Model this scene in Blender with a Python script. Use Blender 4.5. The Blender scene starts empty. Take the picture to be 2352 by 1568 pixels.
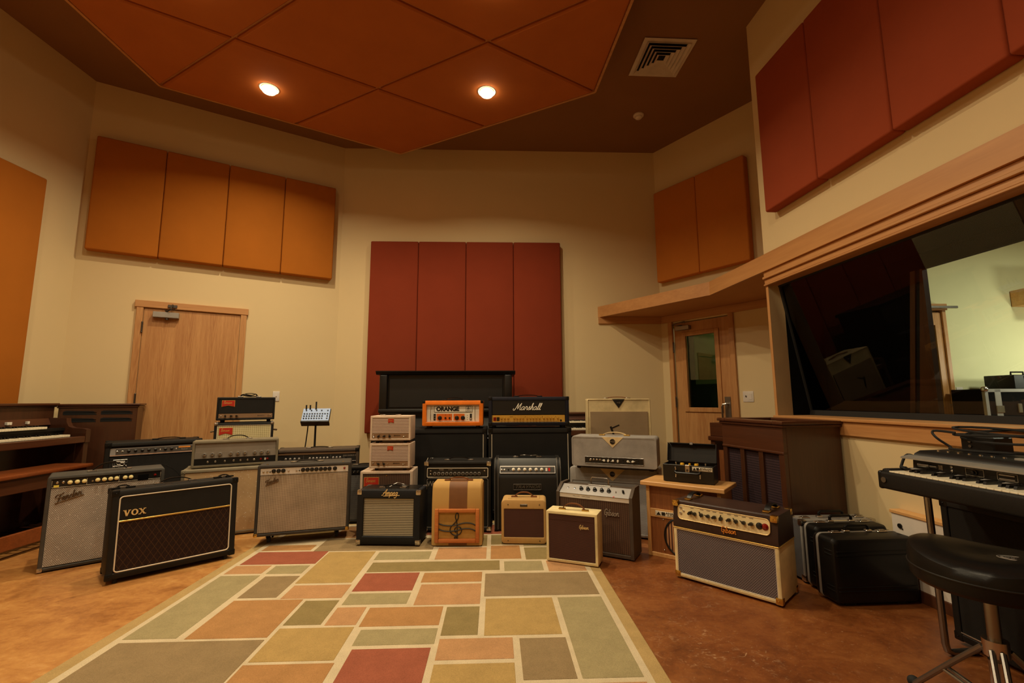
import bpy, bmesh, math, random
from mathutils import Vector, Matrix
random.seed(7)
R = math.radians
SC = bpy.context.scene
COL = SC.collection

# ------------------------------------------------------------------ materials
def lin(c):
    return tuple((v / 255 / 12.92) if v / 255 <= .04045 else ((v / 255 + .055) / 1.055) ** 2.4 for v in c)

class NT:
    """small helper around one material's node tree"""
    def __init__(self, name):
        self.mat = bpy.data.materials.new(name)
        self.mat.use_nodes = True
        self.nt = self.mat.node_tree
        self.b = self.nt.nodes['Principled BSDF']
        self._co = None
    def n(self, typ, **kw):
        nd = self.nt.nodes.new(typ)
        for k, v in kw.items():
            setattr(nd, k, v)
        return nd
    def set(self, sock, v):
        if isinstance(v, bpy.types.NodeSocket):
            self.nt.links.new(v, sock)
        elif isinstance(v, (tuple, list)) and len(v) == 3 and sock.type == 'RGBA':
            sock.default_value = (*v, 1)
        else:
            sock.default_value = v
    def co(self):
        if not self._co:
            self._co = self.n('ShaderNodeTexCoord').outputs['Object']
        return self._co
    def xyz(self):
        s = self.n('ShaderNodeSeparateXYZ'); self.set(s.inputs[0], self.co())
        return s.outputs
    def m(self, op, a, b=None, c=None):
        nd = self.n('ShaderNodeMath', operation=op)
        self.set(nd.inputs[0], a)
        if b is not None: self.set(nd.inputs[1], b)
        if c is not None: self.set(nd.inputs[2], c)
        return nd.outputs[0]
    def scaled(self, s):
        nd = self.n('ShaderNodeMapping'); self.set(nd.inputs['Vector'], self.co())
        nd.inputs['Scale'].default_value = s
        return nd.outputs[0]
    def noise(self, scale, detail=3, rough=.55, dist=0, vec=None):
        nd = self.n('ShaderNodeTexNoise')
        self.set(nd.inputs['Vector'], vec if vec is not None else self.co())
        nd.inputs['Scale'].default_value = scale
        nd.inputs['Detail'].default_value = detail
        nd.inputs['Roughness'].default_value = rough
        nd.inputs['Distortion'].default_value = dist
        return nd.outputs[0]
    def ramp(self, fac, stops, interp='LINEAR'):
        nd = self.n('ShaderNodeValToRGB'); cr = nd.color_ramp; cr.interpolation = interp
        while len(cr.elements) < len(stops): cr.elements.new(.5)
        for e, (p, c) in zip(cr.elements, stops):
            e.position = p; e.color = (*c, 1) if len(c) == 3 else c
        self.set(nd.inputs[0], fac)
        return nd.outputs[0]
    def mix(self, fac, a, b, blend='MIX'):
        nd = self.n('ShaderNodeMix', data_type='RGBA', blend_type=blend)
        self.set(nd.inputs[0], fac); self.set(nd.inputs[6], a); self.set(nd.inputs[7], b)
        return nd.outputs[2]
    def bump(self, h, strength=.3, dist=.002):
        nd = self.n('ShaderNodeBump'); nd.inputs['Strength'].default_value = strength
        nd.inputs['Distance'].default_value = dist
        self.set(nd.inputs['Height'], h); self.set(self.b.inputs['Normal'], nd.outputs[0])
    def done(self, col=None, rough=.5, metal=0., spec=None):
        if col is not None: self.set(self.b.inputs['Base Color'], col)
        self.set(self.b.inputs['Roughness'], rough)
        self.set(self.b.inputs['Metallic'], metal)
        if spec is not None: self.b.inputs['Specular IOR Level'].default_value = spec
        return self.mat

M = {}
def plain(key, c, rough=.5, metal=0., var=.12, vscale=6, bscale=None, bstr=.2, bdist=.001, spec=None, lum=True):
    t = NT(key); c = lin(c)
    f = t.noise(vscale, 4)
    d = tuple(v * (1 - var) for v in c); e = tuple(min(1, v * (1 + var)) for v in c)
    col = t.ramp(f, [(.3, d), (.7, e)])
    if bscale: t.bump(t.noise(bscale, 2), bstr, bdist)
    M[key] = t.done(col, rough, metal, spec)
def tolex(key, c, rough=.55, bscale=420, bstr=.5):
    plain(key, c, rough, var=.18, vscale=9, bscale=bscale, bstr=bstr, bdist=.0015, spec=.28)
def metal(key, c, rough=.25):
    plain(key, c, rough, 1., var=.08, vscale=14)
def weave(key, a, b, fx, fz, rough=.75, sparkle=0, shift=True, duty=0., dirt=.25):
    """woven speaker cloth: little bricks of colour a over gaps of colour b, fx and fz threads a metre"""
    t = NT(key); x, y, z = t.xyz()
    zz = t.m('MULTIPLY', z, fz)
    row = t.m('FLOOR', zz)
    xx = t.m('MULTIPLY', x, fx)
    if shift:
        xx = t.m('ADD', xx, t.m('MULTIPLY', t.m('MODULO', row, 2.0), .5))
    sx = t.m('SINE', t.m('MULTIPLY', xx, 2 * math.pi)); sz = t.m('SINE', t.m('MULTIPLY', zz, 2 * math.pi))
    h = t.m('ADD', t.m('MULTIPLY', sx, .5), t.m('MULTIPLY', sz, .5))
    f = t.m('ADD', t.m('MULTIPLY', h, .8), .5 + duty); 
    nd = t.n('ShaderNodeClamp'); t.set(nd.inputs[0], f); f = nd.outputs[0]
    ca, cb = lin(a), lin(b)
    col = t.mix(f, cb, ca)
    dn = t.ramp(t.noise(5, 4), [(.3, (1 - dirt,) * 3), (.65, (1, 1, 1))])
    col = t.mix(1.0, col, dn, 'MULTIPLY')
    r = rough
    if sparkle:
        v = t.n('ShaderNodeTexVoronoi', feature='F1'); v.inputs['Scale'].default_value = sparkle
        t.set(v.inputs['Vector'], t.co())
        sp = t.m('LESS_THAN', v.outputs['Distance'], .24)
        wn = t.n('ShaderNodeTexWhiteNoise', noise_dimensions='3D'); t.set(wn.inputs['Vector'], v.outputs['Position'])
        sp = t.m('MULTIPLY', sp, t.m('GREATER_THAN', wn.outputs['Value'], .86))
        col = t.mix(sp, col, lin((235, 232, 225)))  # glitter threads, their glints painted as near-white dots
    t.bump(h, .4, .0008)
    M[key] = t.done(col, r, 0, .2)
def stripes(key, a, b, f, axis='z', duty=0., rough=.7, sharp=3.):
    t = NT(key); x, y, z = t.xyz()
    s = t.m('SINE', t.m('MULTIPLY', {'x': x, 'y': y, 'z': z}[axis], 2 * math.pi * f))
    nd = t.n('ShaderNodeClamp'); t.set(nd.inputs[0], t.m('ADD', t.m('MULTIPLY', s, sharp), .5 + duty))
    t.bump(nd.outputs[0], .5, .001)
    M[key] = t.done(t.mix(nd.outputs[0], lin(b), lin(a)), rough)
def wood(key, c1, c2, scale=1., axis='z', rough=.42, rings=0, cathedral=False, coat=0.):
    """long streaky grain along axis; cathedral adds the arched figure of flat-sliced veneer leaves"""
    t = NT(key)
    s = {'z': (1, 1, .055), 'x': (.055, 1, 1), 'y': (1, .055, 1)}[axis]
    v = t.scaled(tuple(k * scale for k in s))
    n1 = t.noise(5, 3, .6, .6, v); n2 = t.noise(34, 3, .6, .3, v); n3 = t.noise(150, 2, .6, 0, v)
    f = t.m('ADD', t.m('MULTIPLY', n1, .40), t.m('ADD', t.m('MULTIPLY', n2, .38), t.m('MULTIPLY', n3, .22)))
    if cathedral:
        x, y, z = t.xyz()
        u = t.m('SUBTRACT', t.m('FRACT', t.m('MULTIPLY', x, 4.6)), .5)
        ph = t.m('ADD', t.m('MULTIPLY', z, 4.5), t.m('ADD', t.m('MULTIPLY', t.m('POWER', t.m('ABSOLUTE', u), 1.5), -26.), t.m('MULTIPLY', n1, 3.)))
        sn = t.m('SINE', t.m('MULTIPLY', ph, 2 * math.pi))
        f = t.m('ADD', f, t.m('MULTIPLY', sn, .045))
    col = t.ramp(f, [(.34, lin(c2)), (.66, lin(c1))])
    t.bump(n3, .12, .0005)
    M[key] = t.done(col, rough)
    if coat:
        t.b.inputs['Coat Weight'].default_value = coat; t.b.inputs['Coat Roughness'].default_value = .18
def emit(key, c, s):
    t = NT(key); t.b.inputs['Base Color'].default_value = (*lin(c), 1)
    t.set(t.b.inputs['Emission Color'], lin(c)); t.b.inputs['Emission Strength'].default_value = s
    M[key] = t.mat

# ------------------------------------------------------------------ mesh building
class MB:
    def __init__(s): s.v = []; s.f = []; s.mi = []; s.cur = 0
    def add(s, vs, fs):
        o = len(s.v); s.v += [tuple(p) for p in vs]
        for f in fs: s.f.append([i + o for i in f]); s.mi.append(s.cur)
        return s
    def box(s, x0, y0, z0, x1, y1, z1, bev=0., seg=1):
        x0, x1 = sorted((x0, x1)); y0, y1 = sorted((y0, y1)); z0, z1 = sorted((z0, z1))
        if not bev:
            vs = [(x, y, z) for x in (x0, x1) for y in (y0, y1) for z in (z0, z1)]
            return s.add(vs, [(0, 1, 3, 2), (4, 6, 7, 5), (0, 4, 5, 1), (2, 3, 7, 6), (0, 2, 6, 4), (1, 5, 7, 3)])
        bev = min(bev, .49 * min(x1 - x0, y1 - y0, z1 - z0))
        bm = bmesh.new(); bmesh.ops.create_cube(bm, size=1)
        for v in bm.verts:
            v.co = Vector(((x0 + x1) / 2 + v.co.x * (x1 - x0), (y0 + y1) / 2 + v.co.y * (y1 - y0), (z0 + z1) / 2 + v.co.z * (z1 - z0)))
        bmesh.ops.bevel(bm, geom=list(bm.edges), offset=bev, segments=seg, profile=.5, affect='EDGES')
        return s.bm(bm)
    def bm(s, bm, mat=None):
        bm.verts.index_update()
        vs = [(mat @ v.co if mat else v.co.copy()) for v in bm.verts]
        s.add(vs, [[v.index for v in f.verts] for f in bm.faces]); bm.free(); return s
    def cyl(s, c, axis, r, h, n=16, r2=None, cap=True):
        """cylinder from c along axis ('x','y','z','-y' ...) for length h"""
        r2 = r if r2 is None else r2
        a = axis[-1]; sg = -1 if axis[0] == '-' else 1
        def P(k, rr, t):
            u, v = rr * math.cos(k), rr * math.sin(k)
            d = {'x': (t, u, v), 'y': (u, t, v), 'z': (u, v, t)}[a]
            return (c[0] + d[0], c[1] + d[1], c[2] + d[2])
        vs = [P(2 * math.pi * i / n, r, 0) for i in range(n)] + [P(2 * math.pi * i / n, r2, sg * h) for i in range(n)]
        fs = [(i, (i + 1) % n, n + (i + 1) % n, n + i) for i in range(n)]
        if cap: fs += [tuple(range(n))[::-1], tuple(range(n, 2 * n))]
        return s.add(vs, fs)
    def tube(s, pts, r, n=8, closed=False, sy=1.):
        pts = [Vector(p) for p in pts]; N = len(pts); vs = []; prev = None
        rr = r if isinstance(r, (list, tuple)) else [r] * N
        for i, p in enumerate(pts):
            if closed: t = pts[(i + 1) % N] - pts[i - 1]
            else: t = pts[min(i + 1, N - 1)] - pts[max(i - 1, 0)]
            t.normalize()
            if prev is None:
                a = Vector((0, 1, 0)) if abs(t.y) < .9 else Vector((0, 0, 1))
                u = (a - t * a.dot(t)).normalized()
            else:
                u = prev - t * prev.dot(t)
                u = u.normalized() if u.length > 1e-6 else prev
            prev = u; w = t.cross(u)
            for k in range(n):
                an = 2 * math.pi * k / n
                vs.append(p + u * math.cos(an) * rr[i] * sy + w * math.sin(an) * rr[i])
        fs = []
        for i in range(N if closed else N - 1):
            j = (i + 1) % N
            for k in range(n):
                fs.append((i * n + k, i * n + (k + 1) % n, j * n + (k + 1) % n, j * n + k))
        if not closed: fs += [tuple(range(n))[::-1], tuple(range((N - 1) * n, N * n))]
        return s.add(vs, fs)
    def prism(s, prof, axis, a0, a1):
        """polygon prof extruded along axis from a0 to a1; prof holds the two other coordinates in xyz order"""
        def P(q, t):
            return {'x': (t, q[0], q[1]), 'y': (q[0], t, q[1]), 'z': (q[0], q[1], t)}[axis]
        n = len(prof); vs = [P(q, a0) for q in prof] + [P(q, a1) for q in prof]
        fs = [(i, (i + 1) % n, n + (i + 1) % n, n + i) for i in range(n)] + [tuple(range(n))[::-1], tuple(range(n, 2 * n))]
        return s.add(vs, fs)
    def lathe(s, prof, c=(0, 0, 0), n=24, axis='z', cap=True):
        vs = []
        for r, t in prof:
            for k in range(n):
                a = 2 * math.pi * k / n; u, v = r * math.cos(a), r * math.sin(a)
                d = {'z': (u, v, t), 'y': (u, t, v), 'x': (t, u, v)}[axis]
                vs.append((c[0] + d[0], c[1] + d[1], c[2] + d[2]))
        m = len(prof)
        fs = [(i * n + k, i * n + (k + 1) % n, (i + 1) * n + (k + 1) % n, (i + 1) * n + k) for i in range(m - 1) for k in range(n)]
        if cap: fs += [tuple(range(n))[::-1], tuple(range((m - 1) * n, m * n))]
        return s.add(vs, fs)
    def ball(s, c, r, sx=1, sy=1, sz=1, n=14):
        bm = bmesh.new(); bmesh.ops.create_uvsphere(bm, u_segments=n, v_segments=n // 2 + 1, radius=r)
        return s.bm(bm, Matrix.Translation(c) @ Matrix.Diagonal((sx, sy, sz, 1)))
    def xform(s, mt):
        s.v = [tuple(mt @ Vector(p)) for p in s.v]; return s
    def mesh(s, name, mats, smooth=True, angle=35):
        me = bpy.data.meshes.new(name); me.from_pydata(s.v, [], s.f)
        for k in (mats if isinstance(mats, (list, tuple)) else [mats]): me.materials.append(M[k])
        me.polygons.foreach_set('material_index', s.mi)
        bm = bmesh.new(); bm.from_mesh(me); bmesh.ops.recalc_face_normals(bm, faces=bm.faces); bm.to_mesh(me); bm.free()
        if smooth:
            me.polygons.foreach_set('use_smooth', [True] * len(me.polygons))
            me.set_sharp_from_angle(angle=R(angle))
        me.update(); return me
    def build(s, name, mats, parent=None, label=None, loc=None, rot=None, smooth=True):
        o = bpy.data.objects.new(name, s.mesh(name, mats, smooth)); COL.objects.link(o)
        if parent: o.parent = parent
        if loc: o.location = loc
        if rot: o.rotation_euler = rot
        if label: o['label'] = label
        return o

def tag(o, label, cat, group=None, kind=None):
    o['label'] = label; o['category'] = cat
    if group: o['group'] = group
    if kind: o['kind'] = kind
    return o
def thing(name, label, cat, loc=(0, 0, 0), yaw=0., tilt=0., group=None):
    o = bpy.data.objects.new(name, None); COL.objects.link(o); o.empty_display_size = .1
    o.location = loc; o.rotation_euler = (-R(tilt), 0, R(yaw))
    return tag(o, label, cat, group)
def struct(o):
    o['kind'] = 'structure'; return o
def sroot(name, loc=(0, 0, 0), yaw=0.):
    o = bpy.data.objects.new(name, None); COL.objects.link(o); o.location = loc; o.rotation_euler = (0, 0, R(yaw)); o.empty_display_size = .1
    return struct(o)
def inst(src, name, parent, loc, rot=(0, 0, 0)):
    o = bpy.data.objects.new(name, src); COL.objects.link(o); o.parent = parent; o.location = loc; o.rotation_euler = rot
    return o

# ------------------------------------------------------------------ lettering
def text_mesh(txt, size, mat, ext=.001, off=0., shear=0., sx=1., spacing=1.):
    cu = bpy.data.curves.new('lettering', 'FONT'); cu.body = txt; cu.size = size; cu.extrude = ext; cu.offset = off
    cu.shear = shear; cu.align_x = 'CENTER'; cu.align_y = 'CENTER'; cu.resolution_u = 3; cu.space_character = spacing
    ob = bpy.data.objects.new('lettering', cu); COL.objects.link(ob)
    dg = bpy.context.evaluated_depsgraph_get(); dg.update()
    me = bpy.data.meshes.new_from_object(ob.evaluated_get(dg))
    bpy.data.objects.remove(ob); bpy.data.curves.remove(cu)
    me.transform(Matrix.Rotation(R(90), 4, 'X') @ Matrix.Diagonal((sx, 1, 1, 1)))
    me.materials.clear(); me.materials.append(M[mat]); me.name = 'lettering'
    return me
def text(parent, txt, size, x, y, z, mat, name='lettering', rotx=0., roty=0., **kw):
    o = bpy.data.objects.new(name, text_mesh(txt, size, mat, **kw)); COL.objects.link(o)
    o.parent = parent; o.location = (x, y, z); o.rotation_euler = (R(rotx), R(roty), 0); return o

def smooth_path(pts, k=5):
    out = []; n = len(pts)
    for i in range(n - 1):
        p0 = pts[max(i - 1, 0)]; p1 = pts[i]; p2 = pts[i + 1]; p3 = pts[min(i + 2, n - 1)]
        for j in range(k):
            t = j / k
            out.append(tuple(.5 * (2 * p1[c] + (p2[c] - p0[c]) * t + (2 * p0[c] - 5 * p1[c] + 4 * p2[c] - p3[c]) * t * t + (3 * p1[c] - p0[c] - 3 * p2[c] + p3[c]) * t ** 3) for c in range(len(p1))))
    out.append(tuple(pts[-1])); return out
GL = {
 'a': ([[(.88, .85), (.5, 1.), (.12, .6), (.14, .12), (.45, 0), (.78, .4), (.9, .97), (.82, .25), (.98, 0), (1.2, .2)]], 1.15),
 'r': ([[(0, .15), (.22, .95), (.28, 1.1), (.42, .9), (.68, .92), (.62, .4), (.7, .02), (.95, .2)]], .9),
 's': ([[(0, .15), (.35, .75), (.46, 1.1), (.58, .62), (.6, .2), (.38, 0), (.1, .14)], [(.38, 0), (.8, .15)]], .78),
 'h': ([[(0, .15), (.38, 1.2), (.5, 1.9), (.34, 2.0), (.24, 1.4), (.18, 0)], [(.2, .4), (.48, .98), (.68, .85), (.66, .25), (.78, 0), (1., .2)]], .95),
 'l': ([[(0, .15), (.36, 1.1), (.48, 1.85), (.32, 2.0), (.22, 1.4), (.22, .3), (.36, 0), (.6, .2)]], .55),
 'M': ([[(-.5, .45), (-.55, .1), (-.2, -.1), (.15, .5), (.5, 2.)], [(.5, 2.), (.62, 1.0), (.72, .25)], [(.72, .25), (1.05, 1.2), (1.45, 2.05)], [(1.45, 2.05), (1.4, 1.0), (1.45, .2), (1.6, 0), (1.85, .2)]], 1.8),
 'e': ([[(0, .25), (.45, .55), (.6, .85), (.38, 1.02), (.1, .6), (.15, .15), (.42, 0), (.8, .2)]], .78),
 'n': ([[(0, .15), (.16, 1.0), (.12, 0)], [(.14, .4), (.42, 1.0), (.62, .85), (.6, .2), (.72, 0), (.92, .2)]], .9),
 'm': ([[(0, .15), (.16, 1.0), (.12, 0)], [(.14, .4), (.4, 1.0), (.56, .85), (.52, 0)], [(.53, .4), (.8, 1.0), (.98, .85), (.96, .2), (1.08, 0), (1.28, .2)]], 1.25),
 'd': ([[(.8, .85), (.45, 1.02), (.1, .6), (.14, .1), (.42, 0), (.7, .4), (.98, 2.0)], [(.98, 2.0), (.76, .4), (.86, 0), (1.08, .2)]], 1.05),
 'F': ([[(-.1, 1.1), (-.05, 1.6), (.4, 1.85), (1.0, 1.8), (1.7, 2.05)], [(.95, 1.8), (.75, .9), (.5, -.1), (.15, -.55), (-.1, -.3)], [(.35, .85), (.75, .95), (1.2, .9)]], 1.25),
 'G': ([[(.95, 1.55), (.65, 1.95), (.25, 1.6), (.12, .8), (.3, .15), (.65, .1), (.85, .6), (.86, .95), (.5, .9)], [(.86, .95), (.86, -.6)]], 1.15),
 'i': ([[(0, .5), (.18, 1.0), (.16, .2), (.3, 0), (.5, .2)], [(.2, 1.4), (.26, 1.5)]], .5),
 'b': ([[(.15, 2.0), (.12, .2), (.38, 0), (.66, .4), (.5, .98), (.14, .75)]], .8),
 'o': ([[(.42, 1.), (.1, .6), (.2, .06), (.52, 0), (.7, .5), (.42, 1.)]], .85),
 'A': ([[(-.2, .1), (.1, 0), (.5, .9), (1.05, 2.), (1.02, 1.), (1.08, .1), (1.3, .1)], [(.1, .75), (.6, .85), (1.4, .8)]], 1.35),
 'p': ([[(0, .3), (.2, 1.0), (.08, -.8)], [(.14, .5), (.42, 1.0), (.68, .65), (.5, .05), (.15, .15)], [(.5, .05), (.85, .2)]], .85),
 'g': ([[(.8, .85), (.45, 1.), (.1, .55), (.2, .05), (.5, .05), (.8, .95), (.75, -.5), (.4, -.85), (.1, -.55)], [(.78, .1), (1.0, .2)]], 1.),
 'B': ([[(.2, 1.9), (.1, 0)], [(0, 1.6), (.5, 2.), (.85, 1.6), (.2, 1.05), (.9, .7), (.7, .05), (.1, 0)]], 1.05),
 'T': ([[(0, 1.9), (1.1, 1.9)], [(.55, 1.9), (.5, 0)]], 1.1),
 'y': ([[(.1, 1.), (.25, .15), (.6, .3)], [(.75, 1.), (.5, -.5), (.1, -.8)]], .85),
}
def script(parent, word, width, x, z, y, mat, thick=.0022, slant=.25, rot=0., under=None, name='logo_script', swash=None):
    """cursive lettering made of smooth round strokes; x,z is the left end of the base line"""
    cx = 0.; strokes = []
    for ch in word:
        g, adv = GL[ch]
        for st in g: strokes.append([(px + cx, py) for px, py in smooth_path(st)])
        cx += adv
    s = width / cx; mb = MB()
    if under: strokes.append([(cx * under[0], under[2]), (cx * .5 * (under[0] + under[1]), under[2] + .1), (cx * under[1], under[2] + .25)])
    ca, sa = math.cos(R(rot)), math.sin(R(rot))
    for st in strokes:
        pts = []
        for px, py in st:
            u, v = (px + slant * py) * s, py * s
            pts.append((u * ca - v * sa, 0, u * sa + v * ca))
        mb.tube(pts, thick, 6, sy=.7)
    return mb.build(name, mat, parent, loc=(x, y, z))

def slab_serif(root, word, h, x, y, z, mat, name='logo_lettering', wd=1.15, gap=.22):
    """broad slab-serif capitals V, O and X built from bars; x is the left end, z the base"""
    mb = MB(); cx = x; w = h * wd; t = h * .27; s = h * .12
    def bar(x0, x1, tw, z0=0., z1=1.): mb.prism([(cx + x0 * w - tw / 2, z + z0 * h), (cx + x0 * w + tw / 2, z + z0 * h), (cx + x1 * w + tw / 2, z + z1 * h), (cx + x1 * w - tw / 2, z + z1 * h)], 'y', y - .003, y)
    def ser(xc, zb, l): mb.box(cx + xc * w - l * w / 2, y - .003, z + zb * h, cx + xc * w + l * w / 2, y, z + zb * h + s)
    for ch in word:
        if ch == 'V': bar(.5, .2, t); bar(.5, .84, t * .6); ser(.18, .88, .44); ser(.84, .88, .36)
        if ch == 'X': bar(.85, .17, t); bar(.15, .83, t * .6); ser(.17, .88, .40); ser(.83, .88, .36); ser(.15, 0, .36); ser(.85, 0, .40)
        if ch == 'O':
            n = 28; vs = []
            for r1, r2 in ((.5 * w, .5 * h), (.24 * w, .36 * h)):
                for yy in (y - .003, y): vs += [(cx + w / 2 + r1 * math.cos(2 * math.pi * k / n), yy, z + h / 2 + r2 * math.sin(2 * math.pi * k / n)) for k in range(n)]
            fs = []
            for k in range(n):
                j = (k + 1) % n; fs += [(k, j, 2 * n + j, 2 * n + k), (k, n + k, n + j, j), (2 * n + k, 2 * n + j, 3 * n + j, 3 * n + k)]
            mb.add(vs, fs)
        cx += w + h * gap * .35
    return mb.build(name, mat, root, smooth=False)

# ------------------------------------------------------------------ amplifier pieces (local frame: x right, front at y=0 facing -y, z up)
def rrect(x0, z0, x1, z1, r, k=5):
    r = max(r, .0005); out = []
    for cx, cz, a0 in ((x1 - r, z1 - r, 0), (x0 + r, z1 - r, 90), (x0 + r, z0 + r, 180), (x1 - r, z0 + r, 270)):
        for i in range(k + 1):
            a = R(a0 + 90 * i / k); out.append((cx + r * math.cos(a), cz + r * math.sin(a)))
    return out
def shell_mb(w, d, h, t=.02, rec=.015, r=.014, c=.006, z=0, tt=None, tb=None, ts=None):
    """cabinet with rounded outline and a recessed front; t wall thickness, rec recess of the baffle"""
    mb = MB(); k = 5; n = 4 * (k + 1)
    tt = t if tt is None else tt; tb = t if tb is None else tb; ts = t if ts is None else ts
    L = []
    def loop(x, za, zb, rr, y): L.append([(q[0], y, q[1]) for q in rrect(-x, za, x, zb, rr, k)])
    loop(w / 2 - ts, z + tb, z + h - tt, max(r - t, .002), rec)
    loop(w / 2 - ts, z + tb, z + h - tt, max(r - t, .002), c * .4)
    loop(w / 2 - ts + c * .4, z + tb - c * .4, z + h - tt + c * .4, max(r - t, .002) , 0)
    loop(w / 2 - c, z + c, z + h - c, max(r - c, .002), 0)
    loop(w / 2 - c * .3, z + c * .3, z + h - c * .3, r, c * .3)
    loop(w / 2, z, z + h, r, c)
    loop(w / 2, z, z + h, r, d - c)
    loop(w / 2 - c, z + c, z + h - c, max(r - c, .002), d)
    vs = [p for l in L for p in l]; fs = [tuple(range(n)), tuple(range((len(L) - 1) * n, len(L) * n))[::-1]]
    for i in range(len(L) - 1):
        for j in range(n): fs.append((i * n + j, i * n + (j + 1) % n, (i + 1) * n + (j + 1) % n, (i + 1) * n + j))
    return mb.add(vs, fs)
def shell(root, w, d, h, mat, t=.02, rec=.015, r=.014, c=.006, z=0, name='cabinet', **kw):
    return shell_mb(w, d, h, t, rec, r, c, z, **kw).build(name, mat, root)
def slab(root, name, x0, z0, x1, z1, y0, y1, mat, r=.004, bev=.002, label=None):
    """flat plate facing -y with rounded corners"""
    mb = MB(); P = rrect(x0, z0, x1, z1, r); Q = rrect(x0 + bev, z0 + bev, x1 - bev, z1 - bev, max(r - bev, .001)); n = len(P)
    vs = [(a, y0, b) for a, b in Q] + [(a, y0 + bev, b) for a, b in P] + [(a, y1, b) for a, b in P]
    fs = [tuple(range(n)), tuple(range(2 * n, 3 * n))[::-1]]
    for i in range(2):
        for j in range(n): fs.append((i * n + j, i * n + (j + 1) % n, (i + 1) * n + (j + 1) % n, (i + 1) * n + j))
    return mb.add(vs, fs).build(name, mat, root, label)
def piping(root, x0, z0, x1, z1, y, r, mat, cr=.01, name='piping'):
    return MB().tube([(a, y, b) for a, b in rrect(x0, z0, x1, z1, cr)], r, 6, True).build(name, mat, root)
def line(root, pts, r, mat, name='piping', n=6): return MB().tube(pts, r, n).build(name, mat, root)

MESH = {}
def knob_mesh(kind, mat, r, l):
    key = ('knob', kind, mat, r, l)
    if key not in MESH:
        mb = MB()
        if kind == 'skirt':      # wide base, narrower fluted top and a pointer line
            mb.lathe([(r * 1.25, 0), (r * 1.2, -l * .3), (r * .8, -l * .38), (r * .74, -l), (r * .6, -l * 1.04)], n=20, axis='y')
            mb.box(-r * .06, -l * 1.07, 0, r * .06, -l * .3, r * .85)
        elif kind == 'chicken':
            mb.lathe([(r * .8, 0), (r * .8, -l * .5), (r * .55, -l)], n=16, axis='y')
            mb.prism([(-r * .5, -r * .9), (r * .5, -r * .9), (0, r * 1.7)], 'y', -l * .95, -l * .3)
        elif kind == 'cap':      # plain cap with a bright rim
            mb.lathe([(r, 0), (r, -l * .7), (r * .85, -l), (r * .5, -l * .96)], n=22, axis='y')
        else:
            mb.lathe([(r, 0), (r * .95, -l * .85), (r * .8, -l)], n=18, axis='y')
            mb.box(-r * .09, -l * 1.05, 0, r * .09, -l * .5, r * .9)
        MESH[key] = mb.mesh('knob', mat)
    return MESH[key]
def knobs(panel, xs, z, kind='plain', mat='knob_black', r=.009, l=.014, y=0., spin=True):
    me = knob_mesh(kind, mat, r, l)
    for x in xs:
        inst(me, 'knob', panel, (x, y, z), (0, R(random.uniform(-110, 110)) if spin else 0, 0))
def jacks(panel, xs, z, mat='chrome', r=.0075, y=0., name='input_jack'):
    key = ('jack', mat, r)
    if key not in MESH:
        mb = MB(); mb.lathe([(r, 0), (r, -.003), (r * .62, -.0045), (r * .55, -.0045), (r * .5, -.001)], n=16, axis='y'); MESH[key] = mb.mesh('input_jack', mat)
    for x in xs: inst(MESH[key], name, panel, (x, y, z))
def lamp(panel, x, z, mat='jewel_red', r=.0065, y=0., name='pilot_lamp'):
    mb = MB(); mb.lathe([(r * 1.25, 0), (r * 1.25, -.003), (r, -.004), (r * .7, -.01), (.0005, -.012)], n=14, axis='y'); mb.build(name, mat, panel, loc=(x, y, z))
def switch(panel, x, z, mat='chrome', y=0., w=.004, h=.012, name='toggle_switch', d=.010):
    mb = MB(); mb.cyl((0, 0, 0), '-y', w * 1.3, .003, 10); mb.box(-w / 2, -d, -h * .1, w / 2, 0, h * .5, .001); mb.build(name, mat, panel, loc=(x, y, z))
def rocker(panel, x, z, mat, w=.012, h=.018, y=0.):
    mb = MB(); mb.prism([(0, -h / 2), (-.002, -h / 2), (-.005, h / 2), (0, h / 2)], 'x', -w / 2, w / 2); mb.build('rocker_switch', mat, panel, loc=(x, y, z))
def panel(root, cx, cz, w, h, y, mat, tilt=0., th=.004, label=None, name='control_panel', r=.002):
    """control panel with its own frame: centre at cx, y, cz; tilt leans its top back"""
    mb = MB(); P = rrect(-w / 2, -h / 2, w / 2, h / 2, r); n = len(P)
    mb.add([(a, 0, b) for a, b in P] + [(a, th, b) for a, b in P], [tuple(range(n)), tuple(range(n, 2 * n))[::-1]] + [(j, (j + 1) % n, n + (j + 1) % n, n + j) for j in range(n)])
    o = mb.build(name, mat, root, label, loc=(cx, y, cz), rot=(-R(tilt), 0, 0)); return o
def fr(w, fs): return [w * (f - .5) for f in fs]
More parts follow.
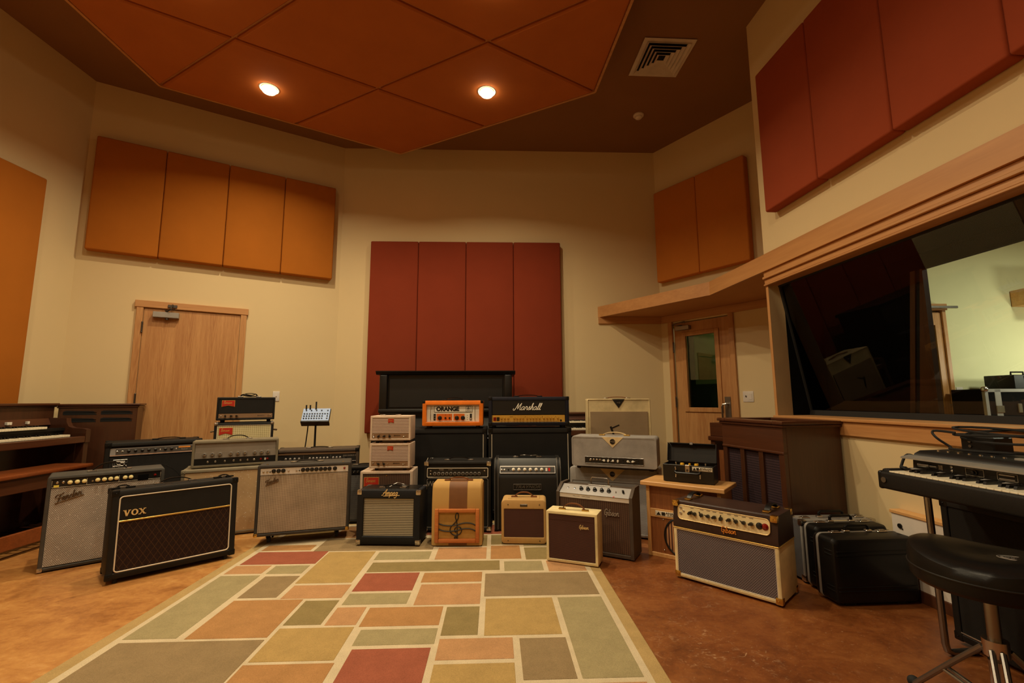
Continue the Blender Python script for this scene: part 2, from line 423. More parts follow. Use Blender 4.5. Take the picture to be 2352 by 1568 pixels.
def handle(root, cx, y, z, ln, ht, mat='leather_black', bmat='chrome', wd=.022, along='x', name='handle', flat=.007):
    """strap handle bowed over the top with two metal end brackets"""
    pts = []
    for i in range(15):
        u = i / 14 * 2 - 1
        pts.append((u * ln / 2, 0, ht * (1 - abs(u) ** 2.6) + .004))
    mb = MB(); n = len(pts); vs = []
    for (px, py, pz) in pts:
        for a, b in ((-1, -1), (1, -1), (1, 1), (-1, 1)): vs.append((px, a * wd / 2, pz + b * flat / 2))
    fs = [(0, 1, 2, 3), tuple(4 * (n - 1) + k for k in (3, 2, 1, 0))]
    for i in range(n - 1):
        for k in range(4): fs.append((4 * i + k, 4 * i + (k + 1) % 4, 4 * i + 4 + (k + 1) % 4, 4 * i + 4 + k))
    mb.add(vs, fs)
    rot = (0, 0, R(90)) if along == 'y' else (0, 0, 0)
    o = mb.build(name, mat, root, loc=(cx, y, z), rot=rot)
    for sg in (-1, 1):
        b = MB(); b.box(sg * ln / 2 - .024, -wd * .62, 0, sg * ln / 2 + .024, wd * .62, .011, .004, 2); b.build('handle_bracket', bmat, o)
    return o
def corners(root, w, d, h, mat='chrome', s=.032, z=0, which='all', rear=True):
    """little three-sided metal corner protectors"""
    for sx in (-1, 1):
        for sz in (0, 1):
            if which == 'bottom' and sz: continue
            if which == 'top' and not sz: continue
            for sy in ((0, 1) if rear else (0,)):
                x = sx * w / 2; yy = d if sy else 0; zz = z + (h if sz else 0)
                a = .0025
                mb = MB(); mb.box(x + sx * a, yy + (a if sy else -a), zz + (a if sz else -a), x - sx * s, yy - (s if sy else -s), zz - (s if sz else -s), .006, 2)
                mb.ball((x - sx * s * .5, yy + (a if sy else -a), zz - (s if sz else -s) * .5), .004, n=8)
                mb.build('corner_protector', mat, root)
def feet(root, w, d, mat='rubber', r=.016, h=.012, z=0, inset=.05):
    for sx in (-1, 1):
        for yy in (inset, d - inset):
            MB().cyl((sx * (w / 2 - inset), yy, z), '-z', r, h, 14, r * .85).build('foot', mat, root)
def casters(root, w, d, h=.065, z=.065, inset=.07):
    for sx in (-1, 1):
        for yy in (inset * .7, d - inset * .7):
            x = sx * (w / 2 - inset)
            mb = MB(); mb.box(x - .024, yy - .024, z - .006, x + .024, yy + .024, z, .002); mb.prism([(yy - .018, z - .006), (yy + .02, z - .006), (yy + .03, z - h * .6), (yy + .016, z - h * .6)], 'x', x - .017, x - .013); mb.prism([(yy - .018, z - .006), (yy + .02, z - .006), (yy + .03, z - h * .6), (yy + .016, z - h * .6)], 'x', x + .013, x + .017)
            o = mb.build('caster', 'chrome', root)
            MB().cyl((x - .011, yy + .02, z - h + .024), 'x', .024, .022, 20).build('wheel', 'rubber', o)
def badge(root, x0, z0, x1, z1, y, txt, name='badge', tsize=None):
    """red pennant plate with a notched lower edge and gold rim"""
    w = x1 - x0; h = z1 - z0
    def pen(g, q): return [(x0 + g, z0 + g * .6), ((x0 + x1) / 2, z0 + h * .2 + g), (x1 - g, z0 + g * .6), (x1 - g, z1 - g), (x0 + g, z1 - g)]
    mb = MB(); mb.prism(pen(0, 0), 'y', y - .0015, y); o = mb.build(name, 'badge_gold', root)
    mb = MB(); mb.prism(pen(w * .03, 0), 'y', y - .0028, y - .001); mb.build('badge_face', 'badge_red', o)
    script(o, txt, w * .62, x0 + w * .14, z0 + h * .48, y - .003, 'badge_gold', thick=w * .012, slant=.2, name='badge_lettering')
    return o
# ------------------------------------------------------------------ material list
plain('wall_paint', (218, 196, 150), .75, var=.02, vscale=1.2, bscale=160, bstr=.06)
plain('ceiling_paint', (140, 100, 62), .85, var=.04, vscale=2)
plain('soffit_paint', (196, 140, 84), .8, var=.03)
def fabric(key, c):
    plain(key, c, .9, var=.05, vscale=3, bscale=500, bstr=.25, bdist=.001, spec=.15)
fabric('fabric_orange', (174, 104, 34)); fabric('fabric_red', (130, 54, 32)); fabric('fabric_rust', (176, 104, 52)); fabric('fabric_amber', (196, 122, 50)); fabric('fabric_brick', (152, 70, 42))
wood('oak', (204, 154, 98), (168, 114, 66), 1.6, 'z', .45, 4, True)
wood('oak_dark', (112, 74, 40), (84, 54, 28), 1.2, 'z', .5)
wood('oak_x', (204, 152, 96), (174, 120, 70), 1.2, 'x', .45, 5)
wood('oak_plain', (206, 152, 94), (172, 118, 68), .25, 'y', .45)
wood('oak_y', (206, 152, 94), (160, 104, 58), 1.6, 'y', .45, 5)
wood('maple', (226, 178, 116), (198, 144, 84), 2, 'x', .4, 4)
wood('maple_z', (226, 178, 116), (198, 144, 84), 2, 'z', .4, 4)
wood('walnut_x', (88, 49, 28), (64, 34, 19), 1.5, 'x', .35, 4, coat=.25)
wood('walnut_z', (78, 44, 26), (58, 32, 18), 1.5, 'z', .35, 4, coat=.25)
wood('walnut_y', (90, 50, 28), (64, 34, 19), 1.5, 'y', .35, 4, coat=.25)
wood('bench_wood', (150, 80, 38), (112, 56, 26), 2, 'y', .3, 4, coat=.35)
wood('mahogany_z', (150, 92, 50), (112, 64, 34), 3, 'z', .4, 6)
wood('orange_wood', (206, 128, 66), (168, 92, 42), 3, 'x', .4, 6)
tolex('tolex_black', (25, 23, 21)); tolex('tolex_grey', (70, 68, 64)); tolex('tolex_darkgrey', (62, 58, 54)); tolex('tolex_navy', (22, 23, 36))
tolex('tolex_blue', (22, 24, 29), bscale=90, bstr=.8); tolex('tolex_orange', (226, 118, 30), .45, 260, .4); tolex('tolex_brown', (58, 40, 34), .42, 380, .35)
tolex('tolex_cream', (226, 208, 158), .5, 300, .25); tolex('tolex_blond', (206, 186, 140), .6, 300, .4); tolex('tolex_silver', (150, 146, 142), .42, 240, .5)
tolex('tolex_pink', (206, 182, 160), .55, 300, .35); tolex('tolex_greige', (122, 112, 92), .6, 300, .4); tolex('tolex_taupe', (78, 66, 56), .55, 300, .4)
tolex('plastic_black', (16, 15, 14), .38, 600, .15)
tolex('leather_black', (17, 15, 14), .36, 200, .15); tolex('leather_brown', (116, 70, 38), .45, 160, .3); tolex('leather_cream', (214, 190, 144), .5, 160, .2)
stripes('tweed', (200, 160, 92), (188, 146, 80), 330, 'x', rough=.7, sharp=1.2); stripes('tweed_worn', (204, 166, 104), (178, 136, 78), 280, 'x', rough=.7, sharp=1.2)
plain('stripe_brown', (118, 76, 40), .6, var=.08, vscale=20, bscale=500)
weave('grille_silver', (214, 204, 190), (92, 82, 74), 105, 150, sparkle=130)
weave('grille_twin', (196, 178, 154), (112, 92, 76), 88, 150, shift=False, duty=.18, dirt=.32)
weave('grille_tan', (210, 178, 134), (178, 146, 106), 260, 260, sparkle=110, dirt=.2)
weave('grille_wheat', (214, 202, 156), (172, 156, 112), 56, 56, shift=False, duty=.2, dirt=.12)
weave('grille_brown', (98, 64, 54), (52, 32, 28), 150, 190, dirt=.15); weave('grille_brown_fine', (108, 80, 62), (62, 44, 36), 70, 190, shift=False, dirt=.15)
weave('grille_bigbrown', (150, 138, 140), (52, 42, 44), 84, 150, duty=-.1, dirt=.1); weave('grille_black', (42, 40, 38), (20, 19, 18), 240, 240, dirt=.2)
weave('grille_grey', (120, 118, 116), (64, 62, 62), 120, 120, dirt=.2); weave('grille_pale', (176, 176, 176), (140, 140, 142), 150, 150, dirt=.1)
weave('grille_purple', (70, 52, 58), (36, 26, 30), 90, 60, shift=False); weave('grille_linen', (160, 138, 108), (146, 122, 92), 120, 170, dirt=.15)
stripes('grille_ribbed', (186, 176, 152), (74, 68, 60), 82, 'z', rough=.6, sharp=1.4); stripes('grille_louvre', (218, 196, 178), (104, 74, 62), 84, 'z', .14, sharp=2.)
stripes('grille_striped', (190, 140, 96), (74, 40, 28), 52, 'x', rough=.8, sharp=1.5)
metal('chrome', (200, 196, 190), .24); metal('brass', (214, 176, 96), .25); metal('steel', (150, 146, 140), .35); metal('steel_dark', (96, 92, 88), .4); plain('aluminium', (168, 164, 158), .34, .45); plain('nickel_panel', (220, 216, 212), .3, .3)
plain('gold_panel', (224, 178, 80), .3, .45); plain('bronze_panel', (150, 120, 92), .4, .4)
plain('panel_black', (22, 21, 20), .35); plain('panel_silvergrey', (150, 140, 128), .4, .3); plain('panel_cream', (226, 206, 158), .4); plain('panel_white', (226, 220, 204), .4); plain('panel_orange', (222, 108, 30), .45); plain('panel_greyblue', (164, 160, 158), .35, .6)
plain('knob_black', (20, 19, 18), .3); plain('knob_cream', (232, 218, 160), .35); plain('knob_ivory', (228, 222, 208), .35); plain('knob_grey', (150, 144, 138), .35, .5); plain('knob_yellow', (220, 166, 30), .35)
plain('rubber', (22, 21, 20), .8); plain('white_plastic', (222, 214, 204), .35); plain('white_paint', (214, 206, 196), .5); plain('white_piping', (218, 206, 184), .45); plain('gold_piping', (206, 166, 86), .3, .7); plain('grey_piping', (112, 108, 102), .4)
plain('black_paint', (17, 15, 14), .35, bscale=60, bstr=.03); plain('black_satin', (18, 17, 16), .45); plain('black_void', (8, 8, 8), .9); plain('black_felt', (7, 7, 7), .95, spec=.1)
plain('badge_red', (176, 42, 28), .4); plain('badge_gold', (212, 160, 84), .35, .3); plain('letter_white', (236, 230, 214), .4); plain('letter_black', (18, 16, 15), .4); plain('letter_gold', (236, 204, 142), .3, .25); plain('letter_silver', (190, 184, 176), .3, .7); plain('letter_orange', (226, 140, 50), .4); plain('letter_grey', (104, 96, 88), .4, .4); plain('logo_bronze', (108, 88, 68), .35, .7)
plain('jewel_red', (120, 14, 10), .15); plain('red_plastic', (200, 40, 30), .35); plain('yellow_tape', (226, 206, 80), .6); plain('paper_label', (216, 206, 184), .6)
plain('piano_ivory', (232, 222, 196), .3, var=.03); plain('piano_black', (16, 15, 15), .25); plain('pale_blue', (158, 184, 232), .5, var=.02)
plain('cloth_mustard', (168, 128, 62), .9, var=.1, vscale=30, bscale=400); plain('control_wall', (216, 214, 168), .8, var=.02)
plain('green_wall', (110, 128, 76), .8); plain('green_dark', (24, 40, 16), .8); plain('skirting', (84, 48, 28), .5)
emit('bulb_glow', (255, 220, 170), 24.)

def concrete():
    t = NT('stained_concrete')
    v0 = t.scaled((1., 1.15, 1.))
    n1 = t.noise(.9, 6, .6, .8); n2 = t.noise(4.2, 7, .68, .9, v0); n3 = t.noise(30, 5, .72, .3, v0)
    f = t.m('ADD', t.m('MULTIPLY', n1, .36), t.m('ADD', t.m('MULTIPLY', n2, .42), t.m('MULTIPLY', n3, .22)))
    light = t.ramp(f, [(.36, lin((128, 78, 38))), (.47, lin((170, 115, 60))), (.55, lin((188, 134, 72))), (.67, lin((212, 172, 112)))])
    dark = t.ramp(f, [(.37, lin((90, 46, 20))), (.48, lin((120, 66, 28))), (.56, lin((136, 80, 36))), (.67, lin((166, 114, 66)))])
    x, y, z = t.xyz()      # redder stain towards the window side; weaker lamp light painted in as darker colour
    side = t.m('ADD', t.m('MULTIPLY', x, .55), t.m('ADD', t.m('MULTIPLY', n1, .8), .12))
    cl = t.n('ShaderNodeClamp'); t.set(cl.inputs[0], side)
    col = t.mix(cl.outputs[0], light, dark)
    sc = t.ramp(t.noise(16, 8, .78, 1.4, v0), [(.565, (0, 0, 0)), (.64, (1, 1, 1))]); patch = t.ramp(t.noise(1.5, 3), [(.5, (0, 0, 0)), (.66, (1, 1, 1))])
    fl = t.mix(1.0, sc, patch, 'MULTIPLY')
    fk = t.ramp(t.noise(70, 4, .7, .5), [(.62, (0, 0, 0)), (.69, (1, 1, 1))])
    col = t.mix(t.m('MULTIPLY', t.m('ADD', fl, t.m('MULTIPLY', fk, .6)), .42), col, lin((222, 186, 144)))
    t.bump(n3, .05, .001)
    M['stained_concrete'] = t.done(col, t.m('ADD', .28, t.m('MULTIPLY', n2, .3)))
    t.b.inputs['Coat Weight'].default_value = .12; t.b.inputs['Coat Roughness'].default_value = .25
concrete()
def rugmat(key, c):
    t = NT(key); n = t.noise(9, 5, .7); n2 = t.noise(260, 2)
    c = lin(c); col = t.ramp(n, [(.3, tuple(v * .82 for v in c)), (.7, tuple(min(1, v * 1.1) for v in c))])
    col = t.mix(.35, col, t.ramp(n2, [(.3, tuple(v * .6 for v in c)), (.7, tuple(min(1, v * 1.3) for v in c))]))
    t.bump(t.noise(300, 2), .9, .004)
    M[key] = t.done(col, .95, 0, .1)
for k, c in dict(cream=(206, 188, 156), red=(156, 90, 68), peach=(184, 140, 98), sage=(160, 146, 108), taupe=(146, 124, 91), gold=(176, 146, 92), orange=(174, 129, 82), olive=(142, 124, 82), border=(178, 150, 100)).items(): rugmat('rug_' + k, c)
def glass(key, tint=(1, 1, 1), ior=1.5):
    t = NT(key); nt = t.nt; nt.nodes.remove(t.b)
    out = [n for n in nt.nodes if n.type == 'OUTPUT_MATERIAL'][0]
    f = nt.nodes.new('ShaderNodeFresnel'); f.inputs[0].default_value = ior
    a = nt.nodes.new('ShaderNodeBsdfTransparent'); a.inputs[0].default_value = (*tint, 1)
    g = nt.nodes.new('ShaderNodeBsdfGlossy'); g.inputs['Roughness'].default_value = .0
    x = nt.nodes.new('ShaderNodeMixShader'); nt.links.new(f.outputs[0], x.inputs[0]); nt.links.new(a.outputs[0], x.inputs[1]); nt.links.new(g.outputs[0], x.inputs[2]); nt.links.new(x.outputs[0], out.inputs[0])
    M[key] = t.mat
glass('window_glass', (.95, .97, .92)); glass('inner_glass', (.96, .98, .94), 1.12); glass('door_glass', (.8, .86, .76))

# ------------------------------------------------------------------ room shell
ZC = 4.42
def frame_of(p0, p1):
    """matrix whose x runs along the wall from p0 to p1, y points into the wall (away from the room) and z up"""
    a = math.atan2(p1[1] - p0[1], p1[0] - p0[0])
    return Matrix.Translation((p0[0], p0[1], 0)) @ Matrix.Rotation(a, 4, 'Z'), math.degrees(a), math.hypot(p1[0] - p0[0], p1[1] - p0[1])
def wall(name, p0, p1, mat='wall_paint', z0=0, z1=ZC, holes=(), th=.1, ext=0.):
    mt, a, L = frame_of(p0, p1)
    xs = sorted({-ext, L + ext, *[h[0] for h in holes], *[h[1] for h in holes]}); zs = sorted({z0, z1, *[h[2] for h in holes], *[h[3] for h in holes]})
    mb = MB()
    for i in range(len(xs) - 1):
        for j in range(len(zs) - 1):
            cx = (xs[i] + xs[i + 1]) / 2; cz = (zs[j] + zs[j + 1]) / 2
            if any(h[0] < cx < h[1] and h[2] < cz < h[3] for h in holes): continue
            mb.box(xs[i], 0, zs[j], xs[i + 1], th, zs[j + 1])
    o = mb.build(name, mat, smooth=False); o.location = (p0[0], p0[1], 0); o.rotation_euler = (0, 0, R(a)); return struct(o)
# plan corners (metres, camera standing over the origin); every wall is walked so that the room lies on its right hand: y of the wall frame points outward
PL0, PL1 = (-4.53, -3.5), (-4.193, 4.566)
PB0, PB1 = (-2.0, 5.786), (2.164, 5.786)
PN = (3.54, 3.70)                      # far end of the wall with the glazed door
PW = (2.276, 3.653)                    # outer corner of the window wall
PW2 = (2.588, -3.5)
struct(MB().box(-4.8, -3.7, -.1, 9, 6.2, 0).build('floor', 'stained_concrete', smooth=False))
struct(MB().box(-4.8, -3.7, ZC, 3.7, 6.2, ZC + .1).build('ceiling', 'ceiling_paint', smooth=False))
wall('wall_left', PL0, PL1, ext=.0)
wall('wall_back_left', PL1, PB0, holes=())
wall('wall_back', PB0, PB1)
DS0, DS1 = .185, .905                  # glazed door along its wall
wall('wall_back_right', PB1, PN, holes=((.16, .93, 0, 2.03),))
wall('wall_niche', PN, PW, th=.025)
WS = .03; WE = 5.2; WZ0, WZ1 = .93, 2.03
wall('wall_right', PW, PW2, holes=((WS, WE, WZ0, WZ1),), th=.44)
wall('wall_rear', PW2, PL0)

# frames used to hang things on walls: local x along, y outward from the room (so -y sticks into the room)
def on_wall(name, p0, p1, s, z, label=None, cat=None, group=None):
    mt, a, L = frame_of(p0, p1); loc = mt @ Vector((s, 0, z))
    if label: return thing(name, label, cat, loc, a, group=group)
    return sroot(name, loc, a)

# ---- acoustic wall panels
def wall_panel(p0, p1, s0, s1, z0, z1, mat, label, group, th=.1):
    mt, a, L = frame_of(p0, p1)
    mb = MB(); w = s1 - s0; h = z1 - z0; g = .0015; e = .016
    mb.box(g, -th, 0, w - g, -.002, h, e, 3)
    o = mb.build('acoustic_panel', mat); o.location = mt @ Vector((s0, 0, z0)); o.rotation_euler = (0, 0, R(a))
    return tag(o, label, 'acoustic panel', group)
LBL = 2.5094
od = ['leftmost', 'second from left', 'third from left', 'rightmost']
for k in range(4):
    s1_ = LBL - (2.435 - .5825 * k); wall_panel(PL1, PB0, s1_, s1_ + .5825, 2.587, 3.79, 'fabric_orange', f'orange fabric acoustic panel above the wooden door, {od[k]} of the four', 'orange acoustic panels above the wooden door')
for k in range(4):
    x = -1.593 + .61 * k; wall_panel(PB0, PB1, x + 2.0, x + 2.61, .678, 3.104, 'fabric_red', f'tall red fabric acoustic panel behind the black piano, {od[k]} of the four', 'tall red acoustic panels on the back wall')
wall_panel(PB1, PN, .04, .645, 2.575, 3.79, 'fabric_amber', 'rust orange fabric panel above the wooden shelf, the left one of the pair', 'rust panels above the glazed door')
wall_panel(PB1, PN, .645, 1.25, 2.575, 3.79, 'fabric_amber', 'rust orange fabric panel above the wooden shelf, the right one of the pair', 'rust panels above the glazed door')
od5 = ['farthest', 'second farthest', 'third farthest', 'nearest in view']
for k in range(4):
    wall_panel(PW, PW2, .2 + .567 * k, .2 + .567 * (k + 1), 2.57, 3.775, 'fabric_brick', f'red fabric acoustic panel high above the long window, {od5[k]} of the row', 'red acoustic panels above the long window')
LL = math.hypot(PL1[0] - PL0[0], PL1[1] - PL0[1])
wall_panel(PL0, PL1, LL - 1.02, LL - .41, .69, 3.122, 'fabric_orange', 'tall orange fabric panel on the left wall above the organ', 'tall orange panels on the left wall', .07)
wall_panel(PL0, PL1, LL - 1.63, LL - 1.02, .69, 3.122, 'fabric_orange', 'tall orange fabric panel on the left wall, nearer the camera', 'tall orange panels on the left wall', .07)

# ---- wooden door in the angled wall at the left
d = on_wall('door_1', PL1, PB0, 0, 0)
S = lambda s: LBL - s                  # s was measured from the other corner
MB().box(S(1.93), -.012, .012, S(1.062), -.001, 2.05, .002).build('door_slab', 'oak', d)
fm = MB(); fm.box(S(1.993), -.03, 0, S(1.934), -.001, 2.057, .003).box(S(1.058), -.03, 0, S(.999), -.001, 2.057, .003); fm.build('door_frame', 'oak', d)
MB().box(S(2.008), -.036, 2.057, S(.985), -.001, 2.128, .003).build('door_head', 'oak_x', d)
for z in (1.10, 1.845, .25):
    o = MB().cyl((S(1.932), -.036, z - .05), 'z', .008, .1, 10).build('hinge', 'steel_dark', d)
    MB().ball((S(1.932), -.036, z + .052), .009).ball((S(1.932), -.036, z - .052), .009).build('hinge_tip', 'steel_dark', o)
c = MB().box(S(1.85), -.075, 1.955, S(1.625), -.013, 2.015, .004).build('door_closer', 'aluminium', d)
MB().tube([(S(1.74), -.06, 2.018), (S(1.70), -.1, 2.045), (S(1.69), -.045, 2.1)], .009, 6).tube([(S(1.75), -.06, 2.03), (S(1.66), -.09, 2.05)], .007, 6).box(S(1.73), -.05, 2.07, S(1.65), -.036, 2.1, .002).cyl((S(1.73), -.05, 1.955), '-z', .016, .02, 12).build('closer_arm', 'steel_dark', c)
sw = on_wall('light_switch', PL1, PB0, S(.647), 1.13, 'white light switch plate beside the wooden door', 'light switch')
MB().box(-.036, -.007, -.058, .036, -.0005, .058, .003, 2).build('switch_plate', 'white_plastic', sw)
MB().box(-.005, -.018, -.004, .005, -.006, .012, .002).build('toggle', 'white_plastic', sw)

# ---- glazed door at the right, under the soffit
d = on_wall('door_2', PB1, PN, 0, 0)
mb = MB(); gx0, gx1, gz0, gz1 = .345, .722, .976, 1.845
for b in ((DS0, .01, gx0 - .012, 2.02), (gx1 + .012, .01, DS1, 2.02), (gx0 - .012, .01, gx1 + .012, gz0 - .012), (gx0 - .012, gz1 + .012, gx1 + .012, 2.02)): mb.box(b[0], .01, b[1], b[2], .052, b[3])
mb.build('door_slab', 'oak', d)
mb = MB(); e = .055
for b in ((gx0 - e, gz0 - e, gx0, gz1 + e), (gx1, gz0 - e, gx1 + e, gz1 + e)): mb.box(b[0], -.006, b[1], b[2], .03, b[3], .004)
for b in ((gx0, gz0 - e, gx1, gz0), (gx0, gz1, gx1, gz1 + e)): mb.box(b[0], -.006, b[1], b[2], .03, b[3], .004)
mb.build('glazing_bead', 'oak', d)
MB().box(gx0, .028, gz0, gx1, .034, gz1).build('glass_pane', 'door_glass', d)
mb = MB(); mb.box(.118, -.03, 0, .178, -.001, 2.046, .003).box(.912, -.03, 0, .972, -.001, 2.046, .003).build('door_frame', 'oak', d)
for z in (1.04, 1.72):
    o = MB().cyl((.182, -.014, z - .055), 'z', .009, .11, 10).build('hinge', 'steel_dark', d)
    MB().ball((.182, -.014, z + .056), .01).ball((.182, -.014, z - .056), .01).build('hinge_tip', 'steel_dark', o)
MB().box(.80, .002, .86, .868, .012, 1.10, .002).build('push_plate', 'steel', d)
MB().tube([(.834, 0, 1.02), (.834, -.05, 1.02), (.81, -.06, 1.015), (.80, -.06, .99), (.80, -.06, .80), (.81, -.05, .78), (.834, 0, .78)], .011, 8).build('pull_handle', 'chrome', d)
c = MB().box(.235, -.05, 1.925, .425, .009, 1.975, .003).build('door_closer', 'steel', d)
MB().tube([(.33, -.03, 1.978), (.22, -.09, 1.995), (.36, -.02, 2.03)], .008, 6).build('closer_arm', 'steel', c)
sw = on_wall('light_switch', PB1, PN, 1.075, 1.10, 'white double switch plate between the glazed door and the window', 'light switch')
MB().box(-.058, -.007, -.058, .058, -.0005, .058, .003, 2).build('switch_plate', 'white_plastic', sw)
MB().box(-.028, -.018, -.004, -.018, -.006, .012, .002).build('toggle', 'steel_dark', sw)
MB().box(.008, -.010, -.032, .042, -.006, .032, .002).build('rocker', 'white_plastic', sw)
# passage behind the glazed door
mt, a, L = frame_of(PB1, PN)
pr_ = sroot('wall_passage', (*PB1, 0), a)
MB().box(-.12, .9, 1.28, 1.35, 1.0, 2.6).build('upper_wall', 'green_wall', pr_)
MB().box(-.8, .9, 1.28, -.12, 1.0, 2.6).build('shaded_wall', 'green_dark', pr_)  # shade on this stretch painted in as darker green
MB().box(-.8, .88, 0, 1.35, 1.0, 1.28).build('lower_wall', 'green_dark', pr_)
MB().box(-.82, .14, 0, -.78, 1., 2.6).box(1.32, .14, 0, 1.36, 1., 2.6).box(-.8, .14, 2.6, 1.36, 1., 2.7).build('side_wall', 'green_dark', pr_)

# ---- soffit board that runs from the back wall round over the long window
PK = (2.20, 4.49); PF = (2.243, 3.70)
ZB, ZT = 2.132, 2.272
def board(path, z0, z1, th, name, mat):
    """board standing on edge along a plan path"""
    mb = MB(); n = len(path)
    offs = []
    for i, p in enumerate(path):
        a = Vector(path[max(i - 1, 0)]); b = Vector(path[min(i + 1, n - 1)])
        t = (b - a).normalized(); offs.append(Vector((-t.y, t.x)) * th)
    vs = []
    for p, o in zip(path, offs):
        for q in ((p[0], p[1]), (p[0] + o.x, p[1] + o.y)):
            vs += [(q[0], q[1], z0), (q[0], q[1], z1)]
    fs = []
    for i in range(n - 1):
        k = 4 * i; m = k + 4
        fs += [(k, m, m + 1, k + 1), (k + 2, k + 3, m + 3, m + 2), (k + 1, m + 1, m + 3, k + 3), (k, k + 2, m + 2, m)]
    fs += [(0, 1, 3, 2), tuple(4 * (n - 1) + q for q in (0, 2, 3, 1))]
    return struct(mb.add(vs, fs).build(name, mat, smooth=False))
wdx, wdy = (PW2[0] - PW[0]) / 7.16, (PW2[1] - PW[1]) / 7.16      # unit vector along the window wall, towards the camera
WV = lambda s, off=0.: (PW[0] + wdx * s + wdy * off, PW[1] + wdy * s - wdx * off)   # off > 0 sticks into the room
WX = lambda s, off=0.: WV(s, off)
board([(1.337, 5.785), PK, WV(-.02, .035), WV(7.0, .035)], ZB, ZT, .022, 'trim_1', 'oak_plain')
mb = MB(); mb.prism([(1.36, 5.785), (2.21, 4.50), WV(-.02, .012), WV(.02, .002), (2.3, 3.67), (3.5, 3.72), (2.17, 5.78)], 'z', ZB + .004, ZB + .02); struct(mb.build('trim_2', 'soffit_paint', smooth=False))
struct(MB().box(1.34, 5.762, 2.046, 2.16, 5.785, ZB + .003, .002).build('trim_3', 'oak_x'))
o = struct(MB().box(.02, -.022, 2.046, 2.45, -.001, ZB + .003, .002).build('trim_4', 'oak_x')); o.location = (*PB1, 0); o.rotation_euler = (0, 0, R(a))
struct(MB().box(2.285, 3.655, 2.046, 3.45, 3.679, ZB + .003, .002).build('trim_5', 'oak_x'))

# ---- long tilted control room window in the right wall
mt, wa, L = frame_of(PW, PW2)
w = sroot('window_1', (*PW, 0), wa)
GT, GB = (.096, 2.02), (.292, .93)       # glass plane: depth into the wall at head and sill
MB().prism([(-.004, WZ1), (GT[0], WZ1 - .008), (GB[0], WZ0), (-.004, WZ0 - .02)], 'x', 0, WS).build('jamb', 'oak', w)
for k, (z0, z1, off) in enumerate(((2.09, 2.131, .016), (2.068, 2.088, .03), (2.028, 2.066, .012), (2.012, 2.026, .022))):
    MB().box(.0, -off, z0, WE, .05 if k < 3 else .0, z1, .003).build('head_moulding', 'oak_x', w)
MB().box(WS, 0, WZ1 - .018, WE, GT[0] + .02, WZ1).build('head_lining', 'oak_x', w)
MB().box(.02, -.02, .835, WE, -.001, .925, .004).build('apron', 'oak_x', w)
MB().box(.01, -.034, .925, WE, GB[0] - .01, .945, .004).build('sill', 'oak_x', w)
dy = GB[0] - GT[0]; gl = MB(); gl.add([(WS + .004, *GT), (WE, *GT), (WE, *GB), (WS + .004, *GB)], [(0, 1, 2, 3)]); gl.build('glass_pane', 'window_glass', w)
g = MB(); g.prism([(GT[0] - .014, GT[1] + .01), (GT[0] - .001, GT[1] + .01), (GB[0] - .001, GB[1]), (GB[0] - .014, GB[1])], 'x', WS, WS + .02)
g.prism([(GB[0] - .03, .944), (GB[0] - .004, .944), (GB[0] - .012, .985), (GB[0] - .022, .985)], 'x', WS, WE); g.prism([(GT[0] - .014, 2.02), (GT[0] - .001, 2.02), (GT[0] + .002, 2.0), (GT[0] - .012, 2.0)], 'x', WS, WE); g.build('gasket', 'rubber', w)
# dark felt-lined cavity and the second, inner window
ID = .445; I0 = .915
MB().box(WS, GB[0] + .005, WZ0 + .001, WE, ID + .03, WZ0 + .006).box(WS, GT[0] + .025, WZ1 - .022, WE, ID + .03, WZ1 - .001).box(WS + .001, GT[0] + .03, WZ0, WS + .006, ID + .03, WZ1).box(.0, ID, WZ0 - .03, I0 - .16, ID + .03, WZ1).box(I0 - .16, ID, 1.905, WE, ID + .03, WZ1).box(I0 - .16, ID, .80, WE, ID + .03, .935).build('cavity_lining', 'black_felt', w)
def leaning(name, mat, t0, b0, t1, b1, y0, y1):
    """upright strip whose head and foot are at different places along the wall"""
    MB().prism([(t0, 1.905), (t1, 1.905), (b1, .935), (b0, .935)], 'y', y0, y1).build(name, mat, w)
leaning('inner_frame', 'oak_dark', I0 - .075, I0 - .19, I0 - .040, I0 - .155, ID - .012, ID + .03)
leaning('inner_gasket', 'rubber', I0 - .040, I0 - .155, I0 - .014, I0 - .129, ID - .002, ID + .03)
leaning('inner_jamb', 'oak_dark', I0 - .014, I0 - .129, I0, I0, ID - .006, ID + .03)
leaning('inner_back_board', 'black_felt', I0 - .17, I0 - .2, I0 - .07, I0 - .18, ID + .001, ID + .03)
MB().add([(I0, ID + .02, .935), (WE, ID + .02, .935), (WE, ID + .02, 1.905), (I0, ID + .02, 1.905)], [(0, 1, 2, 3)]).build('inner_glass_pane', 'inner_glass', w)

o = struct(MB().box(0, -.014, 0, 7.0, -.0005, .095, .003).build('baseboard_right', 'skirting')); o.location = (*PW, 0); o.rotation_euler = (0, 0, R(wa))
